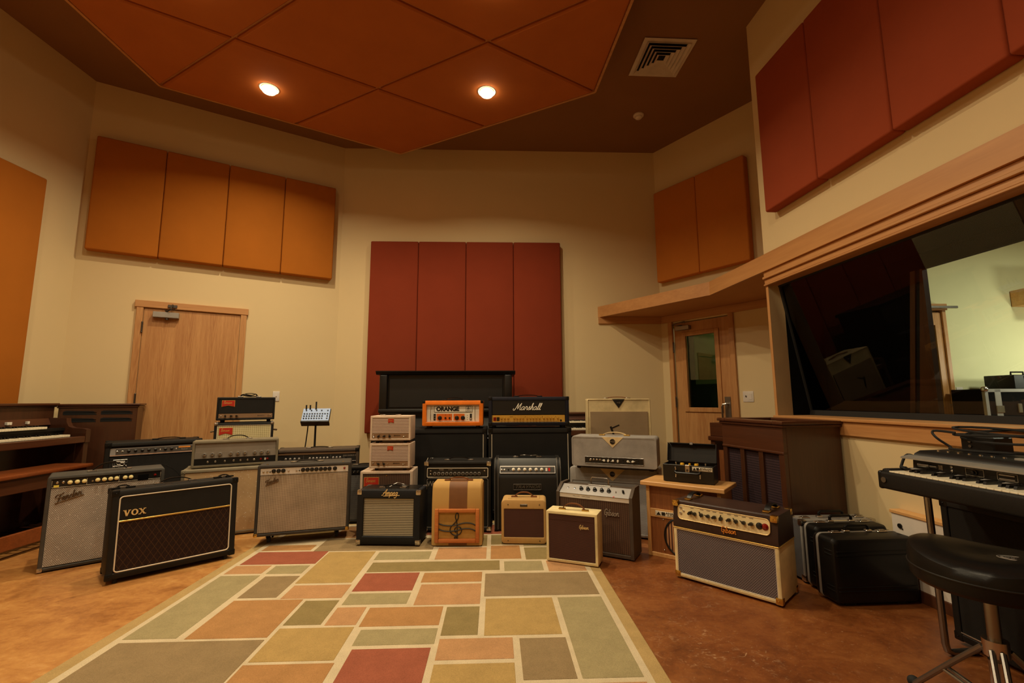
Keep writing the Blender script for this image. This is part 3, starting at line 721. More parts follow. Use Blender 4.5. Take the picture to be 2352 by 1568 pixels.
# ---- control room seen through the window
struct(MB().box(3.55, 3.6, 0, 3.6, 4.8, 3.2).build('wall_control_side', 'control_wall', smooth=False))
struct(MB().box(3.55, 4.75, 0, 9, 4.85, 3.2).build('wall_control_back', 'control_wall', smooth=False))
struct(MB().box(8.9, -3.6, 0, 9, 4.8, 3.2).build('wall_control_far', 'control_wall', smooth=False))
struct(MB().box(3.05, -3.6, 0, 9, -3.5, 3.2).build('wall_control_rear', 'control_wall', smooth=False))
struct(MB().box(2.76, -3.6, 3.0, 9, 3.6, 3.1).box(3.55, 3.6, 3.0, 9, 4.85, 3.1).build('ceiling_control', 'white_paint', smooth=False))
d = sroot('door_3', (0, 0, 0))
mb = MB()
for b in ((4.05, .01, 4.40, 2.0), (4.77, .01, 4.838, 2.0), (4.40, .01, 4.77, .98), (4.40, 1.86, 4.77, 2.0)): mb.box(b[0], 4.70, b[1], b[2], 4.735, b[3])
mb.build('door_slab', 'oak', d)
MB().box(4.40, 4.715, .98, 4.77, 4.72, 1.86).build('glass_pane', 'door_glass', d)
MB().box(4.41, 4.73, 1.0, 4.76, 4.74, 1.85).build('blind', 'control_wall', d)
MB().box(4.843, 4.68, 0, 4.885, 4.745, 2.02, .003).box(3.96, 4.68, 0, 4.04, 4.745, 2.02, .003).build('door_frame', 'oak', d)
MB().box(3.94, 4.67, 2.02, 4.90, 4.745, 2.09, .003).build('door_head', 'oak_x', d)
MB().tube([(4.83, 4.70, 1.0), (4.84, 4.64, 1.0), (4.86, 4.62, .97), (4.86, 4.62, .83), (4.84, 4.64, .8), (4.83, 4.70, .8)], .010, 8).build('pull_handle', 'chrome', d)
MB().box(4.36, 4.61, 2.03, 4.96, 4.635, 2.055, .003).box(4.36, 4.62, 1.97, 4.5, 4.69, 2.03, .003).build('closer_arm', 'steel', d)
sw = thing('light_switch', 'white switch plate beyond the window beside the far door', 'light switch', (5.0, 4.75, 1.12))
MB().box(-.036, -.007, -.07, .036, -.0005, .07, .003, 2).build('switch_plate', 'white_plastic', sw); MB().box(-.012, -.012, -.028, .012, -.006, .028, .002).build('rocker', 'white_plastic', sw)
struct(MB().box(5.72, 4.42, 2.07, 7.4, 4.745, 2.25, .003).build('trim_6', 'maple'))

# ---- suspended ceiling cloud of square fabric panels
N0 = Vector((-3.206, 4.133)); VA = Vector((1.019, .602)); VB = Vector((1.065, -.66))
def cz(p): return 4.0 + (-.012) * (p[0] + 1.1) + .044 * (p[1] - 3.3)
def cp(j, i): q = N0 + VA * j + VB * i; return (q.x, q.y, cz(q))
cloud = thing('ceiling_cloud', 'rust orange acoustic cloud of square panels hanging under the ceiling', 'acoustic cloud', cp(.5, 1.5))
org = Vector(cp(.5, 1.5))
def pan(cells, mat='fabric_rust'):
    c = Vector((sum(p[0] for p in cells) / len(cells), sum(p[1] for p in cells) / len(cells)))
    pts = []
    n = len(cells)
    ins = []
    for k in range(n):        # inset every edge by a small gap
        a, b = Vector(cells[k - 1]), Vector(cells[k]); e = Vector(cells[(k + 1) % n])
        ins.append((b, (b - a).normalized(), (e - b).normalized()))
    def inset(g):
        out = []
        for b, t1, t2 in ins:
            n1 = Vector((-t1.y, t1.x)); n2 = Vector((-t2.y, t2.x))
            if n1.dot(c - b) < 0: n1 = -n1
            if n2.dot(c - b) < 0: n2 = -n2
            m = (n1 + n2).normalized(); out.append(b + m * (g / max(m.dot(n1), .2)))
        return out
    P, Q = inset(.012), inset(.026)
    vs = [(*q, cz(q)) for q in Q] + [(*q, cz(q) + .014) for q in P] + [(*q, cz(q) + .06) for q in P]
    fs = [tuple(range(n)), tuple(range(2 * n, 3 * n))[::-1]] + [(r * n + k, r * n + (k + 1) % n, (r + 1) * n + (k + 1) % n, (r + 1) * n + k) for r in (0, 1) for k in range(n)]
    MB().add([tuple(Vector(v) - org) for v in vs], fs).build('cloud_panel', mat, cloud)
CV = lambda j, i: cp(j, i)[:2]
for j, i in ((0, 0), (1, 0), (-1, 1), (0, 1), (1, 1), (-1, 2), (0, 2)): pan([CV(j, i), CV(j + 1, i), CV(j + 1, i + 1), CV(j, i + 1)])
pan([CV(0, 0), CV(0, 1), CV(-1, 1)]); pan([CV(2, 2), CV(1, 3), CV(1, 2)])
def bar(a, b, wd=.024, z0=.03, z1=.05, mat='oak_x', name='cloud_batten'):
    a, b = Vector(cp(*a)), Vector(cp(*b)); t = (b - a).normalized(); nn = Vector((-t.y, t.x, 0)) * wd / 2
    vs = [tuple(p + s * nn + Vector((0, 0, z)) - org) for p in (a, b) for s in (-1, 1) for z in (z0, z1)]
    MB().add(vs, [(0, 1, 3, 2), (4, 6, 7, 5), (0, 4, 5, 1), (2, 3, 7, 6), (0, 2, 6, 4), (1, 5, 7, 3)]).build(name, mat, cloud)
for a_, b_ in (((0, 0), (0, 3)), ((1, 0), (1, 3)), ((-1, 1), (2, 1)), ((-1, 2), (2, 2))): bar(a_, b_)
for a_, b_ in (((0, 0), (2, 0)), ((2, 0), (2, 2)), ((2, 2), (1, 3)), ((1, 3), (-1, 3)), ((-1, 3), (-1, 1)), ((-1, 1), (0, 0))): bar(a_, b_, .022, .004, .066, 'oak_x', 'cloud_edge')
for j, i in ((.4, .8), (1.6, .8), (.4, 2.2), (-.6, 2.2)):
    q = Vector(cp(j, i)) - org; MB().cyl((q.x, q.y, q.z + .06), 'z', .006, ZC - cp(j, i)[2] - .06, 8).build('hanging_rod', 'steel_dark', cloud)

# ---- lamps set into the cloud, plus the ones of the same kind behind the camera
LAMPC = (1.0, .82, .53)
def downlight(x, y, z, label, pw, visible=True):
    t = thing('ceiling_light', label, 'ceiling light', (x, y, z), group='round lamps in the ceiling')
    MB().lathe([(.086, .006), (.09, -.004), (.082, -.008), (.072, -.002), (.072, .006)], n=28).build('trim_ring', 'white_paint', t)
    MB().lathe([(.02, .004), (.060, -.003), (.068, -.016), (.058, -.036), (.03, -.05), (.001, -.054)], n=24).build('bulb', 'bulb_glow', t)
    l = bpy.data.lights.new('lamp_light', 'AREA'); l.shape = 'DISK'; l.size = .1; l.energy = pw; l.color = LAMPC; l.spread = R(SPREAD)
    o = bpy.data.objects.new('lamp_light', l); COL.objects.link(o); o.location = (x, y, z - .065)
SPREAD = 150
PWR = 36
for j, i, lb, k in ((.5, .5, 'glowing round lamp in the cloud above the amplifiers at the left', .88), (1.5, 1.5, 'glowing round lamp in the cloud right of the middle', .85), (-.5, 1.5, 'glowing round lamp half cut off by the top edge at the left', 1.), (.5, 2.5, 'glowing round lamp half cut off by the top edge in the middle', .8)):
    q = cp(j, i); downlight(q[0], q[1], q[2], lb, PWR * k)
for x, y, k, lb in ((-2.2, .9, .9, 'round lamp in the ceiling behind the camera at the left'), (.1, .7, .8, 'round lamp in the ceiling behind the camera'), (-1.1, -1.3, .8, 'round lamp in the ceiling at the rear of the room')):
    downlight(x, y, ZC - .004, lb, PWR * k)

# ---- ceiling vent and smoke detector
v = thing('ceiling_vent', 'square louvred air vent in the dark ceiling', 'vent', (1.638, 4.045, ZC), 1)
mb = MB()
for k in range(6):
    a0 = .25 - k * .038; b0 = a0 - (.05 if k == 0 else .026); zt, zb = (-.001, -.012) if k == 0 else (-.003 - .004, -.026)
    o4 = [(-1, -1), (1, -1), (1, 1), (-1, 1)]
    vs = [(sx * a0, sy * a0, zb if k == 0 else zb) for sx, sy in o4] + [(sx * b0, sy * b0, zb + (.0 if k == 0 else .02)) for sx, sy in o4] + [(sx * a0, sy * a0, zb + .004) for sx, sy in o4] + [(sx * b0, sy * b0, zb + (.004 if k == 0 else .024)) for sx, sy in o4]
    fs = []
    for q in range(4):
        r_ = (q + 1) % 4; fs += [(q, r_, 4 + r_, 4 + q), (8 + q, 12 + q, 12 + r_, 8 + r_), (q, 8 + q, 8 + r_, r_), (4 + q, 4 + r_, 12 + r_, 12 + q)]
    mb.add(vs, fs)
mb.build('louvre', 'white_paint', v, smooth=False)
MB().box(-.22, -.22, -.003, .22, .22, -.001).build('duct_opening', 'black_void', v)
s = thing('smoke_detector', 'small round smoke detector on the dark ceiling', 'smoke detector', (1.70, 4.96, ZC))
MB().lathe([(.062, 0), (.062, -.012), (.055, -.018)], n=24).build('base', 'white_paint', s)
MB().lathe([(.04, -.018), (.04, -.038), (.034, -.044), (.012, -.05)], n=20).build('sensor', 'white_paint', s)

# ---- rug with rectangles outlined in cream
TILES = [('red',-1.68,-1.19,3.22,3.47),('peach',-1.69,-1.46,3.06,3.20),('sage',-1.43,-1.21,3.05,3.19),('sage',-1.69,-1.45,2.28,3.03),('taupe',-1.41,-1.20,2.70,3.01),('gold',-1.18,-.85,2.89,3.45),('peach',-1.17,-.84,2.68,2.86),('orange',-1.41,-1.04,2.27,2.67),('olive',-1.02,-.84,2.38,2.65),('peach',-.82,-.67,2.37,2.56),('gold',-1.02,-.67,2.07,2.35),('taupe',-1.68,-1.04,1.5,2.25),('orange',-1.03,-.66,1.6,2.05),('red',-.62,-.28,1.75,2.15),('sage',-.82,-.45,3.27,3.43),('peach',-.41,-.06,3.26,3.50),('orange',-.03,.18,3.25,3.53),('olive',.21,.58,3.23,3.48),('olive',-.81,.03,3.05,3.22),('sage',.06,.31,3.03,3.20),('peach',.34,.58,3.01,3.20),('red',-.81,-.47,2.76,3.03),('orange',-.44,-.08,2.87,3.02),('peach',-.43,-.08,2.57,2.84),('taupe',-.06,.58,2.66,2.99),('sage',-.81,-.47,2.59,2.73),('orange',-.65,-.27,2.35,2.55),('olive',-.25,-.08,2.25,2.54),('gold',-.05,.31,2.24,2.63),('sage',.34,.58,1.9,2.63),('sage',-.63,-.27,2.18,2.32),('peach',-.25,.08,2.05,2.22),('taupe',.11,.32,1.9,2.21),('gold',-.25,.08,1.6,2.02),
 ('orange',-1.68,-1.33,3.5,3.62),('taupe',-1.3,-.45,3.47,3.75),('peach',.11,.58,1.6,1.87),('olive',-.41,-.06,3.53,3.8),('olive',-.03,.18,3.56,3.8),('sage',.21,.58,3.51,3.9),('gold',-1.68,-1.3,3.78,4.1),('peach',-1.27,-.6,3.78,4.1),('red',-.57,.18,3.83,4.1),('olive',-.62,-.28,1.4,1.72),('sage',-1.68,-1.05,1.0,1.47),('gold',-1.02,-.65,1.0,1.57),('taupe',-.62,.58,1.0,1.37),('orange',-.25,.58,1.4,1.57)]
rk = ['cream', 'red', 'peach', 'sage', 'taupe', 'gold', 'orange', 'olive', 'border']
mb = MB(); mb.cur = 8; mb.box(-1.79, .85, .0005, .675, 4.25, .007, .003)
mb.cur = 0; mb.box(-1.72, .93, .003, .612, 4.17, .0078)
for k, x0, x1, y0, y1 in TILES:
    mb.cur = rk.index(k); mb.box(x0, y0, .003, x1, y1, .0092, .0012)
rug = mb.build('rug', ['rug_' + k for k in rk], smooth=False); tag(rug, 'patchwork rug of muted rectangles outlined in cream on the floor', 'rug')
plain('panel_dark', (58, 55, 52), .4)
RUG = .0092
AMP = 'guitar_amplifier'
def amp(label, x, y, yaw, z=0., name=AMP, cat='amplifier', tilt=0., d=.25, group=None):
    if tilt:
        a = R(yaw); off = d * (1 - math.cos(R(tilt)))
        x, y = x - off * math.sin(a), y + off * math.cos(a); z += d * math.sin(R(tilt))
    return thing(name, label, cat, (x, y, z), yaw, tilt, group)

# ---- 1 tall black combo with silver cloth, far left
w, d, h = .607, .25, .588
t = amp('black combo amplifier with glittering silver cloth and cream knobs, in front of the organ bench', -2.656, 3.332, 39.6, .008)
shell(t, w, d, h, 'tolex_grey', .02, .016, .014)
slab(t, 'grille_cloth', -w / 2 + .02, .024, w / 2 - .02, h - .078, .008, .015, 'grille_silver')
p = panel(t, 0, h - .05, w - .04, .052, .006, 'panel_black')
W = w - .04
line(p, [(-W / 2 + .003, -.001, .022), (-W / 2 + .003, -.001, -.022), (W / 2 - .003, -.001, -.022), (W / 2 - .003, -.001, .022)], .0012, 'white_piping', 'panel_line')
for f in (.30, .59): line(p, [(W * (f - .5), -.001, -.022), (W * (f - .5), -.001, .022)], .001, 'white_piping', 'panel_line')
jacks(p, fr(W, (.05, .1)), .008); knobs(p, fr(W, (.155, .217, .278, .395, .455, .512, .567, .647, .702)), .004, 'skirt', 'knob_cream', .0105, .016)
switch(p, W * -.15, 0); lamp(p, W * .44, .004)
slab(p, 'hook_tape', W * .27, -.024, W * .375, .014, -.004, 0, 'black_felt'); slab(p, 'tape_label', W * -.48, -.024, W * -.435, -.008, -.002, 0, 'yellow_tape', .001)
script(t, 'Fender', .125, -w / 2 + .05, .425, .004, 'logo_bronze', .0032, rot=14, under=(-.02, 1.1, -.35))
handle(t, 0, .1, h, .19, .05, flat=.009); corners(t, w, d, h, 'chrome', .026, which='bottom'); feet(t, w, d, h=.008)

# ---- 2 wide black combo with diamond cloth
w, d, h = .676, .258, .512
t = amp('large black combo amplifier with brown diamond cloth and gold lettering, nearest on the left', -2.05, 3.15, 43.3, .012, tilt=3.5, d=.258)
shell(t, w, d, h, 'tolex_black', .036, .014, .022, .01)
gx = w / 2 - .036
tk = NT('diamond_cloth'); X, Y, Z = tk.xyz()
def dl(sg): 
    q = tk.m('FRACT', tk.m('ADD', tk.m('MULTIPLY', X, 27.), tk.m('MULTIPLY', Z, 17. * sg)))
    return tk.m('LESS_THAN', tk.m('ABSOLUTE', tk.m('SUBTRACT', q, .5)), .035)
ln_ = tk.m('MAXIMUM', dl(1), dl(-1)); cc = tk.ramp(tk.noise(220, 2), [(.3, lin((30, 18, 14))), (.7, lin((48, 29, 22)))])
M['diamond_cloth'] = tk.done(tk.mix(tk.m('MULTIPLY', ln_, .28), cc, lin((120, 86, 50))), .8, 0, .2)
zs = .322
slab(t, 'grille_cloth', -gx, .036, gx, zs, .006, .013, 'diamond_cloth'); slab(t, 'upper_front', -gx, zs + .008, gx, h - .036, .004, .013, 'tolex_black')
slab(t, 'gold_strip', -gx, zs, gx, zs + .010, .001, .012, 'gold_piping', .001)
piping(t, -gx + .003, .039, gx - .003, h - .039, .003, .004, 'white_piping', .018)
slab_serif(t, 'VOX', .036, -gx + .024, .002, zs + .033, 'letter_gold', wd=.95)
for dx in (-.12, .02, .16):
    mb = MB(); mb.box(dx - .05, .06, h - .001, dx + .05, .13, h + .002, .001); mb.build('top_vent', 'black_void', t)
handle(t, 0, .16, h, .19, .028, 'leather_black')
for sx in (-1, 1): handle(t, sx * (w / 2 - .06), .13, h, .075, .016, 'leather_black', 'plastic_black', .03)
corners(t, w, d, h, 'plastic_black', .036); feet(t, w, d, h=.010)
for sx in (-1, 1): MB().cyl((sx * (w / 2 - .05), .03, 0), '-z', .012, .024, 12).build('tilt_foot', 'rubber', t)

# ---- 3 grey cabinet with tan cloth, and the long silver head on it
w, d, h = .70, .30, .524
t = amp('greyish speaker cabinet with tan glitter cloth under the long silver-fronted head', -2.146, 3.914, 24, .01, 'speaker_cabinet', 'speaker cabinet')
shell(t, w, d, h, 'tolex_greige', .022, .012, .008)
slab(t, 'grille_cloth', -w / 2 + .022, .022, w / 2 - .022, h - .022, .006, .011, 'grille_tan')
corners(t, w, d, h, 'tolex_greige', .03, which='top'); corners(t, w, d, h, 'brass', .024, which='bottom'); feet(t, w, d, h=.010)
w, d, h = .622, .2, .212
t = amp('long grey amplifier head with a silvery panel of nine knobs, on the tan cabinet', -2.165, 3.985, 26.5, .541, cat='amplifier head', name='amplifier_head')
shell(t, w, d, h, 'tolex_greige', .018, .03, .006, .003)
W = w - .036
slab(t, 'front_panel', -W / 2, .072, W / 2, h - .018, .012, .02, 'panel_silvergrey', .001)
p = panel(t, 0, .096, W, .05, .008, 'panel_silvergrey'); 
F9 = (.116, .209, .299, .429, .516, .603, .728, .813, .896)
knobs(p, fr(W, F9), .006, 'cap', 'knob_grey', .015, .014); knobs(p, fr(W, F9), .006, 'cap', 'chrome', .009, .017)
q = panel(t, 0, .044, W, .048, .006, 'panel_black', name='jack_panel')
jacks(q, fr(W, (.16, .25, .365, .47, .555, .643)), .0); 
for f in (.725, .81, .895): lamp(q, W * (f - .5), 0, 'jewel_red' if f > .8 else 'chrome', .007)
rocker(q, W * .365, 0, 'knob_ivory')
handle(t, 0, .09, h, .17, .03); feet(t, w, d, h=.005)

# ---- 4 wide combo with striped silver cloth on casters
w, d, h = .66, .255, .515
t = amp('wide combo amplifier with faded silver cloth and bright silver panel, at the rug edge', -1.458, 3.655, 15.4, .0095)
Z0 = .072
shell(t, w, d, h, 'tolex_darkgrey', .02, .016, .012, z=Z0)
slab(t, 'grille_cloth', -w / 2 + .02, Z0 + .024, w / 2 - .02, Z0 + h - .078, .006, .015, 'grille_twin')
W = w - .04
p = panel(t, 0, Z0 + h - .05, W, .05, .006, 'nickel_panel')
jacks(p, fr(W, (.035, .075)), 0); knobs(p, fr(W, (.145, .198, .250, .472, .523, .574, .625, .677, .727, .778, .842)), .004, 'skirt', 'knob_black', .0125, .017)
for f in (.105, .43): switch(p, W * (f - .5), 0, 'steel_dark')
jacks(p, fr(W, (.31, .40)), 0, r=.006); lamp(p, W * .455, .004)
line(p, [(-W / 2 + .002, -.001, -.022), (W / 2 - .002, -.001, -.022)], .0012, 'letter_grey', 'panel_line')
script(t, 'Fender', .088, -w / 2 + .062, Z0 + .372, .002, 'logo_bronze', .0026, rot=16, under=(.1, 1.0, -.35))
handle(t, 0, .1, Z0 + h, .19, .012); corners(t, w, d, h, 'brass', .026, z=Z0, which='bottom'); casters(t, w, d, z=Z0, h=Z0 - .008, inset=.09)
for sx in (-1, 1): MB().cyl((sx * (w / 2 - .06), .03, Z0 + h), 'z', .008, .003, 12).build('screw_cap', 'brass', t)

# ---- 5 wide low black stereo combo behind it
w, d, h = .75, .27, .552
t = amp('wide black combo amplifier mostly hidden behind the silver-panelled combo at the rug edge', -1.71, 4.56, 14, .0)
Z0 = .06
shell(t, w, d, h, 'tolex_taupe', .024, .02, .014, z=Z0)
slab(t, 'grille_cloth', -w / 2 + .024, Z0 + .024, w / 2 - .024, Z0 + h - .13, .008, .019, 'grille_black')
W = w - .048
p = panel(t, 0, Z0 + h - .082, W, .062, .012, 'panel_black', 8)
knobs(p, fr(W, (.10, .155, .21, .265, .40, .445, .49, .535, .58, .625, .70, .745, .79)), -.004, 'skirt', 'knob_grey', .009, .016)
for f in (.32, .665, .84): line(p, [(W * (f - .5), -.001, -.026), (W * (f - .5), -.001, .026)], .0012, 'grey_piping', 'panel_line')
text(p, 'JAZZ CHORUS-120', .017, W * .42, -.001, .012, 'letter_silver', name='panel_lettering', ext=.0004, sx=.9); rocker(p, W * .37, -.012, 'plastic_black')
slab(t, 'chrome_strip', -w / 2 + .024, Z0 + h - .126, w / 2 - .024, Z0 + h - .118, .004, .018, 'chrome', .001)
slab(t, 'brown_strip', -W / 2, Z0 + h - .05, W / 2, Z0 + h - .03, .010, .018, 'bronze_panel', .001)
handle(t, 0, .12, Z0 + h, .2, .010); corners(t, w, d, h, 'plastic_black', .034, z=Z0); casters(t, w, d, z=Z0, h=Z0)

# ---- 6 small black combo peeping out beside the pink stack
w, d, h = .42, .22, .475
t = amp('small black combo with grey cloth peeping out left of the cream-framed stack', -1.17, 4.20, 4, .02)
shell(t, w, d, h, 'tolex_black', .018, .014, .01)
slab(t, 'grille_cloth', -w / 2 + .018, .02, w / 2 - .018, h - .075, .006, .013, 'grille_grey')
p = panel(t, 0, h - .046, w - .036, .045, .006, 'panel_black'); W = w - .036
knobs(p, fr(W, (.3, .38, .46, .54, .62, .70, .78)), .002, 'skirt', 'knob_black', .010, .016); jacks(p, fr(W, (.08, .16)), 0); knobs(p, fr(W, (.3, .38, .46, .54, .62, .70, .78)), .002, 'cap', 'chrome', .005, .019)
handle(t, 0, .1, h, .17, .01); feet(t, w, d, h=.011)

# ---- 7 black head on its cream-clothed cabinet in front of the door
w, d, h = .505, .28, .85
t = amp('tall black cabinet with cream cloth and red pennant plate, beside the wooden door', -2.455, 4.63, 27, .018, 'speaker_cabinet', 'speaker cabinet')
shell(t, w, d, h, 'tolex_black', .024, .014, .012)
slab(t, 'grille_cloth', -w / 2 + .024, .024, w / 2 - .024, h - .024, .006, .013, 'grille_wheat'); piping(t, -w / 2 + .025, .025, w / 2 - .025, h - .025, .004, .003, 'white_piping', .008)
badge(t, -w / 2 + .04, h - .116, -w / 2 + .155, h - .046, .005, 'Benson'); corners(t, w, d, h, 'chrome', .03)
for sx in (-1, 1): o = MB().tube([(sx * w / 2, .10, h - .08), (sx * (w / 2 + .03), .11, h - .085), (sx * (w / 2 + .03), .17, h - .085), (sx * w / 2, .18, h - .08)], .009, 8).build('side_handle', 'chrome', t)
feet(t, w, d, h=.016)
w, d, h = .50, .22, .222
t = amp('black amplifier head with red pennant plate, on the cream-clothed cabinet by the door', -2.455, 4.64, 26.8, .892, cat='amplifier head', name='amplifier_head')
shell(t, w, d, h, 'tolex_black', .016, .012, .008)
slab(t, 'front_board', -w / 2 + .016, .066, w / 2 - .016, h - .016, .005, .012, 'tolex_black')
p = panel(t, 0, .042, w - .04, .042, .004, 'bronze_panel'); W = w - .04
knobs(p, fr(W, (.12, .225, .325)), 0, 'chicken', 'knob_black', .0105, .016); lamp(p, W * -.455, 0, 'chrome', .004); switch(p, W * .42, 0); jacks(p, fr(W, (.96,)), 0, r=.006)
text(p, 'BENSON', .016, W * .28, -.001, 0, 'letter_grey', name='panel_lettering', ext=.0004)
badge(t, -w / 2 + .04, h - .093, -w / 2 + .15, h - .03, .004, 'Benson')
handle(t, .02, .1, h, .16, .035, 'leather_black', 'chrome', .03); feet(t, w, d, r=.018, h=.023)
cb = MB(); cb.tube(smooth_path([(-.1, .03, .008), (-.05, .0, .03), (.02, .03, .02), (.08, -.02, .032), (.06, .04, .012), (-.02, .05, .01), (-.06, .02, .02), (.03, 0, .012)]), .005, 6)
o = cb.build('power_cable', 'rubber', loc=(-2.50, 4.745, 1.114)); tag(o, 'short black cable bundled on top of the black head by the door', 'cable')

# ---- 8 black bass combo in front of the brown tone cabinet, far left
w, d, h = .674, .28, .715
t = amp('black combo amplifier with rounded corners and orange panel stripe, before the wooden door', -2.976, 4.194, 38.5, .02)
shell(t, w, d, h, 'tolex_black', .036, .02, .03, .012)
slab(t, 'grille_cloth', -w / 2 + .036, .04, w / 2 - .036, h - .125, .008, .02, 'grille_black')
W = w - .072
p = panel(t, 0, h - .082, W, .066, .01, 'panel_greyblue', 10)
slab(p, 'panel_face', -W * .44, -.022, W * .5, .024, -.002, .001, 'steel_dark', .001)
knobs(p, fr(W, (.20, .275, .35, .425, .50, .615, .69)), .004, 'skirt', 'knob_black', .010, .018); jacks(p, fr(W, (.075, .13)), .004)
for f in (.555, .745): rocker(p, W * (f - .5), .004, 'knob_ivory', .006, .012)
slab(p, 'orange_plate', W * .27, .008, W * .42, .022, -.003, 0, 'letter_orange', .001); text(p, 'Roland', .016, W * .345, -.0025, -.004, 'letter_silver', name='panel_lettering', ext=.0004)
line(p, [(-W * .5, -.003, -.027), (W * .5, -.003, -.027)], .0012, 'letter_orange', 'panel_line')
# maker's mark: outlined plate with nested bars, word below
ex, ez = -w / 2 + .062, h - .195
lg = MB(); P_ = lambda *q: [(ex + a, .0065, ez + b) for a, b in q]
lg.tube(P_((.0, .0), (.0, .05), (.09, .05), (.09, .025), (.065, .025), (.09, .0), (.0, .0)), .002, 6); lg.tube(P_((.012, .004), (.012, .036), (.076, .036)), .002, 6); lg.tube(P_((.075, .012), (.03, .012), (.022, .022), (.032, .026), (.075, .026)), .002, 6)
lg.build('logo_emblem', 'letter_silver', t); text(t, 'Roland', .034, ex + .045, .0065, ez - .018, 'letter_silver', name='logo_lettering', ext=.0008, off=.0004)
line(t, [(.24 * math.cos(R(a)) - .02, .0075, .28 + .24 * math.sin(R(a))) for a in range(0, 361, 10)], .0012, 'tolex_black', 'speaker_ring')
corners(t, w, d, h, 'plastic_black', .045); handle(t, .1, .14, h, .2, .012, 'leather_black', 'plastic_black'); casters(t, w, d, z=.0, h=.02, inset=.1)

# ---- 9 cream stack: small cabinet and two little heads with striped fronts
w, d, h = .425, .255, .482
t = amp('cream-framed speaker cabinet with brown cloth, lowest of the stack behind the dark blue combo', -.887, 3.865, 0, .021, 'speaker_cabinet', 'speaker cabinet')
shell(t, w, d, h, 'tolex_pink', .016, .012, .006, .003)
slab(t, 'grille_cloth', -w / 2 + .016, .016, w / 2 - .016, h - .016, .006, .011, 'grille_brown_fine'); piping(t, -w / 2 + .018, .018, w / 2 - .018, h - .018, .003, .003, 'white_piping', .004)
badge(t, -w / 2 + .03, h - .122, -w / 2 + .152, h - .048, .005, 'Benson'); feet(t, w, d, h=.012); MB().cyl((.0, .01, h - .035), '-y', .004, .006, 8).build('screw', 'brass', t)
for k, (z, h, lb, F) in enumerate(((.525, .2, 'small cream head with a striped front, middle of the cream stack', (.2, .345)), (.749, .2, 'small cream head with a striped front, topmost of the cream stack', (.185, .335, .48)))):
    w, d = .333, .215
    t = amp(lb, -.866, 3.868, -1 + k, z, cat='amplifier head', name='amplifier_head', group='small cream heads in the stack')
    shell(t, w, d, h, 'tolex_pink', .013, .010, .005, .003)
    slab(t, 'louvred_front', -w / 2 + .013, .058, w / 2 - .013, h - .013, .004, .009, 'grille_louvre')
    piping(t, -w / 2 + .014, .014, w / 2 - .014, h - .014, .002, .002, 'white_piping', .003)
    p = panel(t, 0, .036, w - .028, .04, .003, 'bronze_panel'); W = w - .028
    knobs(p, fr(W, F), -.002, 'chicken', 'knob_black', .0115, .016); lamp(p, W * (-.44 if not k else -.45), .006, 'chrome', .004); switch(p, W * .41, 0, h=.009); jacks(p, fr(W, (.86,)), -.006, r=.005)
    if k: jacks(p, fr(W, (.05,)), -.01, r=.005)
    else: switch(p, -W * .05, 0, h=.008)
    text(p, 'BENSON', .014, W * .18, -.001, .003, 'letter_black', name='panel_lettering', ext=.0004)
    badge(t, -.022, h - .058, .026, h - .022, .003, 'Benson')
    if k: handle(t, -.02, .09, h, .13, .012, 'leather_black', 'chrome')
    feet(t, w, d, r=.016, h=.018 if k == 0 else .024)

# ---- 10 dark blue checked combo with ribbed cloth
w, d, h = .478, .235, .388
t = amp('dark blue-black combo amplifier with chrome corners and ribbed silver cloth, front row left', -.795, 3.555, -5.2, .021)
mb = shell_mb(w, d, h, .05, .02, .01, .006, tt=.055, tb=.055, ts=.046); mb.build('cabinet', 'tolex_blue', t)
slab(t, 'grille_cloth', -w / 2 + .046, .055, w / 2 - .046, h - .055, .012, .019, 'grille_ribbed')
piping(t, -w / 2 + .048, .057, w / 2 - .048, h - .057, .006, .003, 'letter_black', .004)
mb = MB(); mb.box(-w / 2 + .03, .03, h, w / 2 - .03, d - .02, h + .003, .001); mb.build('top_tray', 'plastic_black', t)
script(t, 'Ampeg', .115, -.05, h - .036, -.001, 'letter_gold', .0024, slant=.35, under=(.1, 1.15, -.25))
corners(t, w, d, h, 'chrome', .034); handle(t, 0, .1, h, .16, .02, 'leather_black', 'chrome')
mb = MB(); mb.tube(smooth_path([(-.02, .08, .01), (.03, .11, .035), (.09, .08, .03), (.12, .12, .01), (.06, .14, .008)]), .004, 6); mb.build('tied_cord', 'steel', t, loc=(0, 0, h)); feet(t, w, d, h=.012)

# ---- 11 black combo with twelve knobs behind the tweed one
w, d, h = .55, .28, .55
t = amp('black combo amplifier with a row of twelve silver knobs, behind the striped tweed combo', -.309, 3.875, -2.5, .021)
shell(t, w, d, h, 'tolex_black', .02, .014, .012)
slab(t, 'grille_cloth', -w / 2 + .022, .03, w / 2 - .022, h - .135, .006, .013, 'grille_black'); piping(t, -w / 2 + .024, .03, w / 2 - .024, h - .135, .003, .003, 'grey_piping', .016)
p = panel(t, 0, h - .088, w - .05, .076, .004, 'panel_black', 4); W = w - .05
piping(p, -W / 2, -.036, W / 2, .036, -.002, .003, 'white_piping', .006)
knobs(p, fr(W, [.125 + .0665 * k for k in range(12)]), -.008, 'cap', 'knob_grey', .0135, .014); knobs(p, fr(W, [.125 + .0665 * k for k in range(12)]), -.008, 'plain', 'knob_black', .008, .018)
jacks(p, fr(W, (.055,)), .014, r=.006); jacks(p, fr(W, (.055,)), -.012, r=.006); jacks(p, fr(W, (.945,)), .014, r=.006)
text(p, 'Webb', .016, W * -.27, -.001, .024, 'letter_silver', name='panel_lettering', ext=.0004); text(p, '6-14-E', .012, W * -.12, -.001, .024, 'letter_silver', name='panel_lettering', ext=.0004)
text(t, 'Webb', .06, -w / 2 + .09, .005, h - .178, 'letter_silver', name='logo_lettering', ext=.0008, sx=.9)
